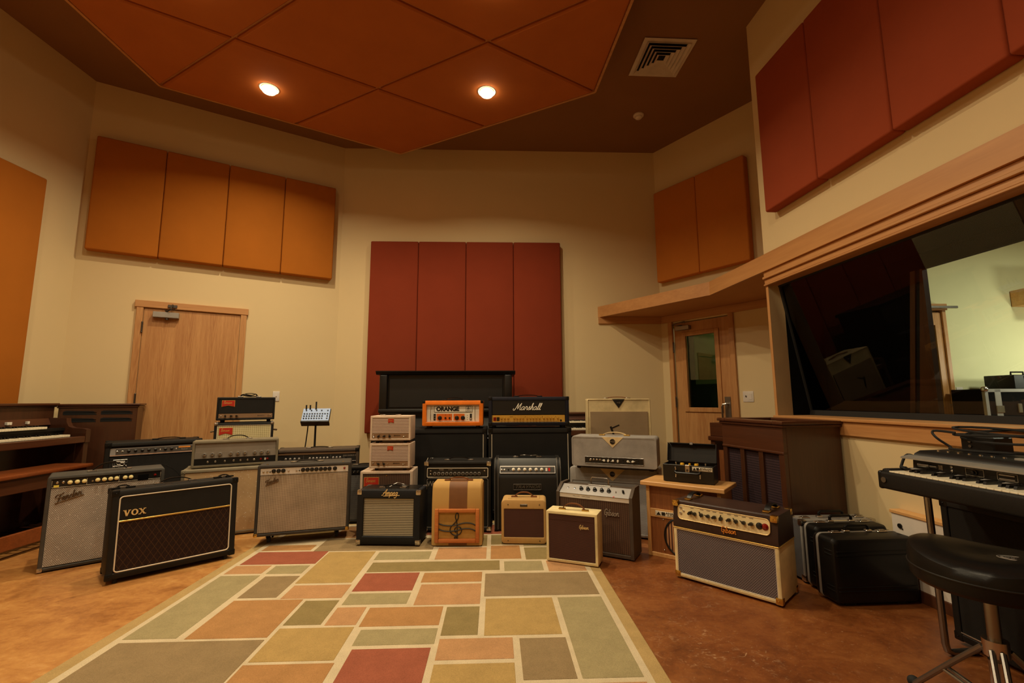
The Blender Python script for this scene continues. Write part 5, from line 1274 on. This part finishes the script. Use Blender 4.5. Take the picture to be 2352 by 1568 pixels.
# ---- tone cabinets
def tone_cabinet(label, x, y, yaw, w, d, h, kind):
    t = thing('tone_cabinet', label, 'speaker cabinet', (x, y, 0), yaw)
    if kind == 'slots':
        MB().box(-w / 2, 0, .03, w / 2, d, h - .03, .006).build('case', 'walnut_z', t)
        MB().box(-w / 2 - .02, -.02, h - .03, w / 2 + .02, d + .01, h - .012, .006, 2).box(-w / 2 - .01, -.01, h - .05, w / 2 + .01, d, h - .03, .006).build('top_board', 'walnut_x', t)
        MB().box(-w / 2 - .008, -.008, 0, w / 2 + .008, d, .05, .004).build('plinth', 'walnut_x', t)
        for sx in (-1, 1):
            for z in (h - .112, h - .178, .24, .18):
                x0 = -.245 if sx < 0 else .015
                pts = [(x0, z), (x0 + .23, z), (x0 + .23, z + .006), (x0 + .205, z + .02), (x0 + .02, z + .026), (x0, z + .018)]
                MB().prism(pts, 'y', -.002, .002).prism([(a, b + .012 if b > z + .003 else b + .022) for a, b in pts], 'y', -.004, -.001).build('louvre_slot', 'black_void', t)
    else:
        MB().box(-w / 2, .03, .04, w / 2, d, h - .03, .004).build('case', 'walnut_z', t)
        mb = MB(); mb.box(-w / 2 - .028, -.022, h - .022, -w / 2 + .06, d + .02, h, .005, 2).box(w / 2 - .06, -.022, h - .022, w / 2 + .028, d + .02, h, .005, 2).box(-w / 2 + .06, -.022, h - .022, w / 2 - .06, .06, h, .005).box(-w / 2 + .06, d - .06, h - .022, w / 2 - .06, d + .02, h, .005).box(-w / 2 - .016, -.012, h - .042, w / 2 + .016, d + .012, h - .022, .005)
        mb.build('top_moulding', 'walnut_x', t)
        MB().box(-w / 2 + .06, .06, h - .034, w / 2 - .06, d - .06, h - .026).build('top_panel', 'walnut_x', t)
        MB().box(-w / 2, .0, h - .2, w / 2, .03, h - .042, .003).box(-w / 2, -.006, h - .212, w / 2, .03, h - .195, .004).build('upper_front', 'walnut_x', t)
        mb = MB(); bw = .045; ow = (w - 2 * bw - 2 * .04) / 3
        xs = [-w / 2, -w / 2 + bw + ow, -w / 2 + bw + 2 * ow + .04, w / 2 - bw]
        for k, x0 in enumerate(xs): mb.box(x0, .0, .14, x0 + (bw if k in (0, 3) else .04), .03, h - .2, .003)
        mb.box(-w / 2, .0, .04, w / 2, .03, .14, .003); mb.build('front_frame', 'walnut_z', t)
        for k in range(3):
            x0 = xs[k] + (bw if k == 0 else .04); MB().box(x0, .018, .14, x0 + ow, .026, h - .2).build('grille_cloth', 'grille_purple', t)
        MB().box(-w / 2 - .01, -.008, 0, w / 2 + .01, d + .005, .05, .004).build('plinth', 'walnut_x', t)
    return t
tone_cabinet('dark wooden tone cabinet with curved louvre slots, between organ and wooden door', -3.68, 4.42, 29, .56, .335, 1.07, 'slots')
tone_cabinet('tall dark wooden tone cabinet with three purple cloth panels, under the window', 1.795, 3.205, -80.6, .60, .445, .932, 'cloth')

# ---- black upright piano at the back
t = thing('upright_piano', 'black upright piano in front of the red panels, behind the black stacks', 'piano', (-.527, 4.93, 0))
w, d, h = 1.42, .60, 1.37
MB().box(-w / 2, .04, .12, w / 2, d, h - .02, .004).build('case', 'black_paint', t)
MB().prism([(-.03, h + .012), (-.02, h), (.0, h - .02), (d, h - .02), (d, h + .02), (-.03, h + .02)], 'x', -w / 2 - .035, w / 2 + .035).build('top_lid', 'black_paint', t)
MB().box(-w / 2 + .1, .03, 1.0, w / 2 - .1, .044, h - .065, .004).build('upper_panel', 'black_satin', t)
mb = MB(); mb.box(-w / 2 + .0, .0, .95, -w / 2 + .085, .05, h - .02, .012, 3).box(w / 2 - .085, .0, .95, w / 2, .05, h - .02, .012, 3); mb.build('pilaster', 'black_paint', t)
MB().box(-w / 2, -.02, .945, w / 2, .05, .985, .010, 2).build('fallboard_ledge', 'black_satin', t)
MB().box(-w / 2, -.26, .62, w / 2, .05, .70, .006).box(-w / 2, -.26, .70, -w / 2 + .07, .05, .78, .01).box(w / 2 - .07, -.26, .70, w / 2, .05, .78, .01).build('key_slip', 'black_paint', t)
MB().prism([(-.20, .705), (-.20, .725), (.02, .90), (.04, .90), (.04, .705)], 'x', -w / 2 + .07, w / 2 - .07).build('fallboard', 'black_paint', t)
for sx in (-1, 1): MB().lathe([(.05, .0), (.05, .05), (.035, .08), (.04, .3), (.055, .52), (.06, .62)], (sx * (w / 2 - .05), -.2, 0), 18).build('leg', 'black_paint', t)
MB().box(-w / 2, .02, 0, w / 2, d, .12, .004).build('bottom_board', 'black_paint', t)
for dx in (-.09, 0, .09): MB().box(dx - .015, -.10, .06, dx + .015, .04, .075, .004).build('pedal', 'brass', t)

# ---- second organ at the back, right of the black stacks
organ('brown wooden organ half hidden behind the dark blue head and the tall cream amplifier', 1.62, 4.98, 0, L=1.22, topz=.93, mats=('walnut_x', 'walnut_z'), dz=-.035, tone=False)
t = thing('wooden_console', 'brown wooden keyboard cabinet end in front of the glazed door', 'wooden cabinet', (2.36, 4.42, 0), -62)
w = .62
MB().box(-w / 2, .0, .70, w / 2, .34, .835, .004).build('upper_case', 'walnut_x', t)
MB().box(-w / 2 + .08, .12, .835, w / 2, .34, .885, .004).build('top_step', 'walnut_x', t)
MB().box(-w / 2 - .015, -.02, .655, w / 2 + .01, .36, .70, .008, 2).build('ledge', 'walnut_x', t)
for sx in (-1, 1): MB().box(sx * w / 2, .0, .0, sx * (w / 2 - .05), .34, .655, .004).build('side_leg', 'walnut_z', t)
MB().box(-w / 2 + .05, .05, .0, w / 2 - .05, .3, .56, .003).build('lower_case', 'mahogany_z', t)

# ---- little mixer on its stand
st = thing('mixer_stand', 'thin black stand holding the small pale blue mixer in the corner', 'stand', (-1.95, 5.1, 0), 10)
MB().cyl((0, 0, .02), 'z', .016, .55, 12).cyl((0, 0, .5), 'z', .011, .318, 12).build('pole', 'black_satin', st)
for k in range(3):
    a = R(120 * k + 30); MB().tube([(0, 0, .22), (.27 * math.cos(a), .27 * math.sin(a), .012)], .009, 8).ball((.27 * math.cos(a), .27 * math.sin(a), .013), .012).build('leg', 'black_satin', st)
mb = MB(); mb.prism([(.0, .812), (.04, .812), (.04, .822), (.0, .818)], 'x', -.05, .05); mb.build('plate', 'black_satin', st)
mx = thing('small_mixer', 'small mixer with a pale blue face of tiny knobs, on the black stand', 'mixer', (-1.95, 5.1, 0), 10)
tl = R(52)
mtx = Matrix.Translation((0, -.055, .862)) @ Matrix.Rotation(tl, 4, 'X')
MB().box(-.142, 0, -.035, .142, .165, -.004, .003).xform(mtx).build('case', 'plastic_black', mx)
fc = MB().box(-.139, .002, -.005, .139, .163, .002, .001).xform(mtx).build('face_plate', 'pale_blue', mx)
MB().box(-.144, -.016, -.075, .144, .004, .004, .003).xform(mtx).build('front_edge', 'plastic_black', mx)
kk = MB(); kk.lathe([(.0078, 0), (.0068, .010), (.004, .012)], n=10); km = kk.xform(Matrix.Rotation(tl, 4, 'X')).mesh('knob', 'knob_black')
for r_ in range(3):
    for c_ in range(10):
        if c_ == 8 and r_ < 2: continue
        p_ = mtx @ Vector((-.118 + c_ * .0262, .03 + r_ * .03, .002)); inst(km, 'knob', fc, p_)
for c_ in (-.105, -.053, -.001, .051, .115):
    p_ = mtx @ Vector((c_, .135, .002)); inst(km, 'knob', fc, p_)
pj = MB()
for a_, l_ in ((-.11, .05), (-.07, .05), (-.01, .085)): 
    p_ = mtx @ Vector((a_, .15, .0)); pj.cyl(p_, 'z', .008, l_, 10)
pj.build('cable_plugs', 'rubber', mx)
o = MB().tube(smooth_path([(-2.04, 5.13, .84), (-2.06, 5.13, .6), (-2.09, 5.1, .3), (-2.08, 5.06, .01), (-2.0, 5.0, .01)]), .006, 6).build('mixer_cable', 'rubber'); tag(o, 'black cable hanging from the small pale blue mixer', 'cable')

# ---- cases under the window
t = thing('aluminium_case', 'ribbed aluminium flight case standing against the tone cabinet', 'case', (2.055, 2.765, .012), 1)
w, d, h = .465, .125, .345
tk = NT('ribbed_aluminium'); X, Y, Z = tk.xyz(); s_ = tk.m('SINE', tk.m('MULTIPLY', Z, 2 * math.pi * 150)); tk.bump(s_, .4, .001); M['ribbed_aluminium'] = tk.done(tk.mix(tk.m('MULTIPLY', tk.m('ADD', s_, 1.), .5), lin((86, 86, 90)), lin((120, 120, 122))), .38, .4)
MB().box(-w / 2 + .004, .004, .004, w / 2 - .004, d - .004, h - .004, .003).build('case_body', 'ribbed_aluminium', t)
mb = MB(); e = .018
for x0, x1 in ((-w / 2, -w / 2 + e), (w / 2 - e, w / 2)):
    for y0, y1 in ((0, e), (d - e, d)): mb.box(x0, y0, 0, x1, y1, h, .005, 2)
for z0, z1 in ((0, e), (h - e, h)):
    for y0, y1 in ((0, e), (d - e, d)): mb.box(-w / 2, y0, z0, w / 2, y1, z1, .005, 2)
mb.build('edge_trim', 'aluminium', t); MB().box(-w / 2 + e, e, h - .004, w / 2 - e, d - e, h - .001).build('top_plate', 'aluminium', t)
corners(t, w, d, h, 'chrome', .034); slab(t, 'paper_label', -.05, h - .024, .09, h - .004, -.003, 0, 'tolex_cream', .001)
def case_handle(t, z, y, ln=.13, mat='plastic_black'):
    hd = MB().tube([(-ln / 2, y, z), (-ln / 2, y, z + .028), (-ln / 2 + .012, y, z + .036), (ln / 2 - .012, y, z + .036), (ln / 2, y, z + .028), (ln / 2, y, z)], .008, 8).build('handle', mat, t)
    for sx in (-1, 1): MB().box(sx * ln / 2 - .018, y - .012, z - .001, sx * ln / 2 + .018, y + .012, z + .012, .003).build('handle_bracket', 'chrome', hd)
def latch(t, x, y, z): 
    o = MB().box(x - .03, y - .016, z - .001, x + .03, y + .014, z + .006, .003).build('latch', 'chrome', t); MB().box(x - .018, y - .012, z + .005, x + .018, y + .004, z + .011, .002).build('latch_lever', 'steel', o)
case_handle(t, h, .06, .15); latch(t, -.17, .06, h); latch(t, .17, .06, h); feet(t, w, d, h=.012, inset=.03)
for k, (x, y, w, lb, h) in enumerate(((2.012, 2.455, .468, 'black moulded equipment case in front of the other cases, silver band round it', .33), (2.035, 2.632, .44, 'black moulded equipment case between the front one and the aluminium case', .345))):
    d = .165 if k == 0 else .125
    t = thing('equipment_case', lb, 'case', (x, y, .012), 1.5, group='black moulded cases')
    y1 = d * .70
    def half(nm, ya, yb):
        P0 = rrect(-w / 2, 0, w / 2, h, .028, 6); n = len(P0)
        fr_ = ya == 0
        loops = []
        if fr_: loops = [(.022, ya), (.008, ya + .006), (.0, ya + .02), (0, yb)]
        else: loops = [(0, ya), (.0, yb - .02), (.008, yb - .006), (.022, yb)]
        vs = []
        for ins, yy in loops: vs += [(a, yy, b) for a, b in rrect(-w / 2 + ins, ins, w / 2 - ins, h - ins, .03, 6)]
        fs = [tuple(range(n)), tuple(range((len(loops) - 1) * n, len(loops) * n))[::-1]] + [(i * n + j, i * n + (j + 1) % n, (i + 1) * n + (j + 1) % n, (i + 1) * n + j) for i in range(len(loops) - 1) for j in range(n)]
        mb = MB().add(vs, fs)
        if fr_:
            for z in (h * .74, h * .80, h * .20, h * .26): mb.tube([(-w / 2 - .001, yb * .6, z), (-w / 2 - .001, .022, z), (-w / 2 + .02, -.001, z), (w / 2 - .02, -.001, z), (w / 2 + .001, .022, z), (w / 2 + .001, yb * .6, z)], .003, 6)
        return mb.build(nm, 'plastic_black', t)
    half('front_shell', 0, y1 - .007); half('rear_shell', y1 + .007, d)
    P0 = rrect(-w / 2 - .002, -.002, w / 2 + .002, h + .002, .03, 6); n = len(P0)
    MB().add([(a, y1 - .008, b) for a, b in P0] + [(a, y1 + .008, b) for a, b in P0], [(j, (j + 1) % n, n + (j + 1) % n, n + j) for j in range(n)] + [tuple(range(n)), tuple(range(n, 2 * n))[::-1]]).build('silver_band', 'aluminium', t)
    case_handle(t, h, y1, .13); latch(t, -.13, y1, h); latch(t, .14, y1, h)
    for sx in (-1, 1): MB().box(sx * (w / 2 - .09) - .03, .02, -.012, sx * (w / 2 - .09) + .03, d - .02, .006, .004).build('foot', 'plastic_black', t)

# ---- electric piano with its stand and cabinet (local: x along the keys toward the camera, front -y = world -x)
ey = -87.4
t = thing('electric_piano', 'black stage electric piano with silver rail along the right wall', 'electric piano', (1.70, 2.02, 0), ey)
EL = 1.14; zb = .685
# here local +x runs from the far end to the near end, local +y from the front into the case
mb = MB(); mb.box(0, 0, zb, EL, .06, zb + .075, .012, 3); mb.build('key_slip', 'tolex_black', t)
MB().box(.0, .05, zb, EL, .58, zb + .03, .006).build('base', 'tolex_black', t)
mb = MB(); mb.box(.0, .02, zb + .02, .04, .30, zb + .085, .008, 2).box(EL - .04, .02, zb + .02, EL, .30, zb + .085, .008, 2); mb.build('cheek_block', 'tolex_black', t)
kb = MB().box(.04, .06, zb + .03, EL - .04, .2, zb + .055).build('key_frame', 'black_satin', t)
keybed(kb, 44, .045, zb + .080, .012, wk=.0238, lw=.13, oct_off=2)
hump = [(.150, zb + .03), (.158, zb + .135), (.168, zb + .150), (.195, zb + .162), (.50, zb + .168), (.56, zb + .155), (.58, zb + .12), (.58, zb + .03)]
hm = MB(); hm.prism(hump, 'x', .02, EL - .02); hm.build('harp_cover', 'black_satin', t)
MB().prism([(.118, zb + .127), (.118, zb + .134), (.16, zb + .142), (.16, zb + .122)], 'x', .0, EL).build('silver_rail', 'aluminium', t)
MB().prism([(.128, zb + .080), (.128, zb + .086), (.152, zb + .089), (.152, zb + .080)], 'x', .03, EL - .03).build('felt_rail', 'tolex_silver', t)
p = panel(t, EL / 2, zb + .106, EL - .08, .032, .146, 'panel_black')
Wp = EL - .08
MB().cyl((-Wp / 2 + .02, -.006, 0), 'x', .008, .05, 12).cyl((-Wp / 2 + .07, -.006, 0), 'x', .005, .03, 12).build('cable_plug', 'steel', p); slab(p, 'socket_plate', -Wp / 2 + .1, -.011, -Wp / 2 + .118, .011, -.003, 0, 'steel', .001)
jacks(p, (-Wp / 2 + .155,), .009, r=.0055); jacks(p, (-Wp / 2 + .155,), -.007, r=.0055)
knobs(p, (-Wp / 2 + .24, -Wp / 2 + .47, -Wp / 2 + .545, -Wp / 2 + .62), 0, 'skirt', 'knob_black', .009, .014)
for cx_ in (-Wp / 2 + .24, -Wp / 2 + .35, -Wp / 2 + .51, -Wp / 2 + .65): piping(p, cx_ - .032, -.013, cx_ + .032, .013, -.001, .0006, 'white_piping', .001, 'panel_line')
for k in range(2): MB().box(-Wp / 2 + .325, -.004, .004 - .014 * k, -Wp / 2 + .375, -.001, .008 - .014 * k).build('slider_bank', 'letter_silver', p)
for xx in (.03, EL - .03): 
    for yy in (.02,): MB().cyl((xx, -.001, zb + .04), '-y', .012, .003, 14).build('corner_bolt', 'steel', t)
mb = MB(); mb.box(-.0025, -.0025, zb - .001, .02, .05, zb + .077, .01, 3); mb.build('corner_protector', 'plastic_black', t)
for k in range(7): MB().cyl((.08 + k * .04, .22 + .002 * k, zb + .162), 'z', .006, .006, 8).build('top_screw', 'chrome', t)
MB().box(.36, .22, zb + .160, .7, .245, zb + .169, .001).build('top_badge', 'aluminium', t)
# stand
t = thing('keyboard_stand', 'grey tubular stand under the electric piano with a bent foot on the floor', 'stand', (1.70, 2.02, 0), ey)
for xx in (.03, EL - .03):
    MB().tube([(xx, .195, zb - .002), (xx, .198, .3), (xx, .2, .05), (xx, .206, .025), (xx, .228, .014), (xx, .34, .014)], .0135, 10).build('bent_leg', 'steel', t)
MB().box(.0, .18, zb - .014, EL, .215, zb - .0005, .002).build('cross_rail', 'steel_dark', t)
# speaker cabinet below
t = thing('piano_speaker_cabinet', 'tall black speaker cabinet standing beneath the electric piano', 'speaker cabinet', (2.045, 2.10, .02), ey)
shell(t, 1.0, .23, .60, 'tolex_black', .03, .012, .012); 
t.location = (2.045 + .0 + .5 * math.cos(R(ey)), 2.10 + .5 * math.sin(R(ey)), .02)
slab(t, 'grille_cloth', -.47, .035, .47, .57, .005, .011, 'grille_black'); line(t, [(-.47, .002, .036), (.47, .002, .036)], .004, 'chrome', 'lower_trim'); feet(t, 1.0, .23, r=.02, h=.02)
corners(t, 1.0, .23, .60, 'plastic_black', .035)
# power supply and cables on top
pz = zb + .168
t = thing('power_supply', 'small black box on top of the electric piano', 'power supply', (2.06, 1.89, pz), ey)
MB().box(-.07, -.02, .0, .06, .07, .062, .004).build('case', 'black_satin', t)
for dz_ in (.02, .04): MB().cyl((-.03, -.021, dz_), '-y', .006, .004, 10).build('screw', 'steel', t)
mb = MB(); cxx, cyy = 2.07, 1.78
pts = []
for k in range(0, 1081, 20):
    a = R(k); r_ = 1 + .08 * math.sin(k * .021); pts.append((cxx + .085 * r_ * math.cos(a) + .012 * math.sin(k * .01), cyy + .22 * r_ * math.sin(a), pz + .076 + .02 * math.sin(k * .0125) + .012 * math.cos(a)))
mb.tube(pts, .0052, 6)
mb.tube(smooth_path([(cxx - .06, cyy + .17, pz + .074), (1.98, 2.02, pz + .078), (1.97, 2.0, pz + .05), (2.0, 1.97, pz + .012), (1.965, 1.93, pz + .008), (1.99, 1.8, pz + .008), (2.05, 1.62, pz + .02), (2.1, 1.6, pz + .06), (cxx + .05, 1.68, pz + .075)]), .005, 6)
o = mb.build('cable_coil', 'rubber'); tag(o, 'black cable coiled on the small box above the electric piano', 'cable')
o = MB().tube(smooth_path([(1.90, 2.0, zb + .115), (1.86, 2.035, zb + .14), (1.83, 2.04, zb + .09), (1.79, 1.99, zb + .092), (1.77, 1.95, zb + .095)]), .006, 6).build('plug_cable', 'rubber'); tag(o, 'short black cable plugged into the far end of the electric piano', 'cable')

# ---- saddle stool
scx, scy = 1.655, 1.56
t = thing('saddle_stool', 'round black drum stool with saddle seat at the right edge', 'stool', (scx, scy, 0), 35)
bm = bmesh.new(); bmesh.ops.create_circle(bm, cap_ends=False, radius=1, segments=48); bm.free()
NS = 48
def sr(a):      # seat outline: broad rear, two horns in front
    c, s = math.cos(a), math.sin(a)
    return .212 * (1 + .05 * math.cos(2 * a) - .10 * max(0, math.cos(a)) ** 6)
prof = [(.30, .455), (.93, .456), (.985, .468), (1.0, .495), (.995, .53), (.96, .553), (.88, .564), (.6, .566), (.3, .558), (.02, .552)]
vs = []
for q, z in prof:
    for k in range(NS):
        a = 2 * math.pi * k / NS; r_ = sr(a) * q
        vs.append((r_ * math.cos(a), r_ * math.sin(a), z + (.018 * math.cos(2 * a + math.pi) * q * q if z > .52 else 0)))
fs = [(i * NS + k, i * NS + (k + 1) % NS, (i + 1) * NS + (k + 1) % NS, (i + 1) * NS + k) for i in range(len(prof) - 1) for k in range(NS)] + [tuple(range(NS))[::-1], tuple(range((len(prof) - 1) * NS, len(prof) * NS))]
seat = MB().add(vs, fs).build('seat', 'leather_black', t)
MB().tube([(sr(2 * math.pi * k / NS) * 1.0 * math.cos(2 * math.pi * k / NS), sr(2 * math.pi * k / NS) * 1.0 * math.sin(2 * math.pi * k / NS), .505) for k in range(NS)], .003, 6, True).build('seam', 'black_satin', seat)
lg = MB(); 
for rr in (1., .82): lg.tube([(.052 * rr * math.cos(R(a)), .026 * rr * math.sin(R(a)), 0) for a in range(0, 360, 12)], .0016, 6, True)
lo = lg.build('seat_emblem', 'letter_silver', t, loc=(-.02, -.085, .5625), rot=(0, 0, R(-78)))
tm = text_mesh('ROC-N-SOC', .016, 'letter_silver', ext=.0005); tm.transform(Matrix.Rotation(R(-90), 4, 'X')); inst(tm, 'emblem_lettering', lo, (0, 0, .0005))
MB().cyl((0, 0, .10), 'z', .0185, .36, 20).build('post', 'steel', t); MB().cyl((0, 0, .06), 'z', .024, .16, 20).build('lower_tube', 'chrome', t)
hb = MB().cyl((0, 0, .235), 'z', .034, .05, 20).build('collar', 'chrome', t); MB().tube([(.03, 0, .26), (.07, 0, .26)], .007, 8).box(.06, -.02, .252, .072, .02, .268, .003).build('wing_bolt', 'chrome', hb)
for k in range(3):
    a = R(120 * k + 72); c, s = math.cos(a), math.sin(a); mb = MB()
    for o_ in (-.013, .013):
        mb.tube([(.03 * c - o_ * s, .03 * s + o_ * c, .255), (.13 * c - o_ * s, .13 * s + o_ * c, .15), (.25 * c - o_ * s, .25 * s + o_ * c, .02)], .0085, 8)
        mb.tube([(.025 * c - o_ * s, .025 * s + o_ * c, .08), (.15 * c - o_ * s, .15 * s + o_ * c, .12)], .006, 8)
    lgp = mb.build('leg', 'steel', t); MB().ball((.26 * c, .26 * s, .02), .02, 1, 1, .95).build('rubber_foot', 'rubber', lgp)

# ---- white jack panel box low on the right wall
mt, wa, L = frame_of(PW, PW2)
t = thing('jack_panel_box', 'low white connector panel with a wooden top on the right wall behind the stool', 'wall box', mt @ Vector((1.03, 0, 0)), wa)
MB().box(0, -.06, .06, .44, -.001, .432, .002).build('white_face', 'white_paint', t); MB().box(-.006, -.066, .432, .446, -.001, .45, .002).build('wooden_top', 'maple', t); MB().box(0, -.064, 0, .44, -.001, .06, .002).build('plinth', 'skirting', t)
for xx, zz in ((.05, .37), (.12, .165), (.19, .165), (.26, .165), (.33, .165), (.12, .30), (.19, .30)):
    MB().cyl((xx, -.06, zz), '-y', .013, .006, 14).box(xx + .01, -.064, zz - .017, xx + .016, -.06, zz - .011).build('connector', 'plastic_black', t)

# ---- gear in the control room
t = thing('flight_case', 'black flight case with metal edges beyond the window', 'flight case', (4.78, 4.30, 0), -4)
w, d, h = .95, .36, 1.16
MB().box(0, 0, .02, w, d, h, .006).build('case_body', 'black_felt', t)
mb = MB()
for x0 in (0, w - .03): mb.box(x0 - .002, -.003, .02, x0 + .03, .03, h + .002, .002)
for z in (.02, h - .03): mb.box(-.002, -.003, z, w + .002, .03, z + .032, .002)
mb.box(.09, -.003, .02, .15, .012, h, .002); mb.build('edge_trim', 'aluminium', t)
MB().box(.085, -.012, .93, .16, -.002, 1.0, .004).build('latch', 'chrome', t); MB().box(.29, -.012, .93, .33, -.002, 1.02, .006).build('handle', 'chrome', t)
for x0 in (.0, w): MB().ball((x0, 0, h), .03).build('corner_protector', 'chrome', t)
t = thing('small_black_case', 'small black case lying on the flight case beyond the window', 'case', (5.12, 4.32, 1.1615), -4)
MB().box(0, 0, 0, .42, .3, .14, .006).build('case_body', 'plastic_black', t); MB().tube([(.08, .1, .14), (.08, .1, .17), (.2, .1, .17), (.2, .1, .14)], .008, 8).build('handle', 'leather_black', t); MB().box(.1, -.006, .1, .15, 0, .13, .002).build('latch', 'chrome', t)

# ------------------------------------------------------------------ other lights
def area(name, loc, rot, size, pw, col, sy=None):
    l = bpy.data.lights.new(name, 'AREA'); l.energy = pw; l.color = col; l.size = size
    if sy: l.shape = 'RECTANGLE'; l.size_y = sy
    o = bpy.data.objects.new(name, l); COL.objects.link(o); o.location = loc; o.rotation_euler = tuple(R(v) for v in rot); return o
area('control_room_lamp', (5.6, 2.6, 2.9), (0, 0, 0), .5, 62, (1., .98, .78))
area('control_room_spot', (6.1, 3.6, 1.5), (62, 0, 15), .3, 12, (1., .98, .78))
a = frame_of(PB1, PN)
q = a[0] @ Vector((.7, .5, 2.5)); area('passage_lamp', q, (0, 0, 0), .3, 3.2, (1., .95, .66))
W_ = bpy.data.worlds.new('room_world'); SC.world = W_; W_.use_nodes = True
W_.node_tree.nodes['Background'].inputs[0].default_value = (.02, .013, .007, 1); W_.node_tree.nodes['Background'].inputs[1].default_value = .5

# ------------------------------------------------------------------ camera
PITCH, ROLL, YAW = (7.258, -.259, -2.149)
cam = bpy.data.cameras.new('camera'); co = bpy.data.objects.new('camera', cam); COL.objects.link(co)
cam.sensor_width = 36; cam.lens = 16.0; cam.sensor_fit = 'HORIZONTAL'; cam.clip_start = .05
f = Vector((-math.sin(R(YAW)) * math.cos(R(PITCH)), math.cos(R(YAW)) * math.cos(R(PITCH)), math.sin(R(PITCH))))
r = Vector((math.cos(R(YAW)), math.sin(R(YAW)), 0)); u = r.cross(f)
r2 = r * math.cos(R(ROLL)) + u * math.sin(R(ROLL)); u2 = -r * math.sin(R(ROLL)) + u * math.cos(R(ROLL))
m3 = Matrix((r2, u2, -f)).transposed(); co.matrix_world = Matrix.Translation((0, 0, 1.08)) @ m3.to_4x4()
SC.camera = co
SC.view_settings.view_transform = 'Standard'; SC.view_settings.look = 'None'; SC.view_settings.exposure = 0.; SC.view_settings.gamma = 1.
SC.cycles.max_bounces = 10; SC.cycles.diffuse_bounces = 5; SC.cycles.sample_clamp_indirect = 4.; SC.cycles.caustics_reflective = False; SC.cycles.caustics_refractive = False
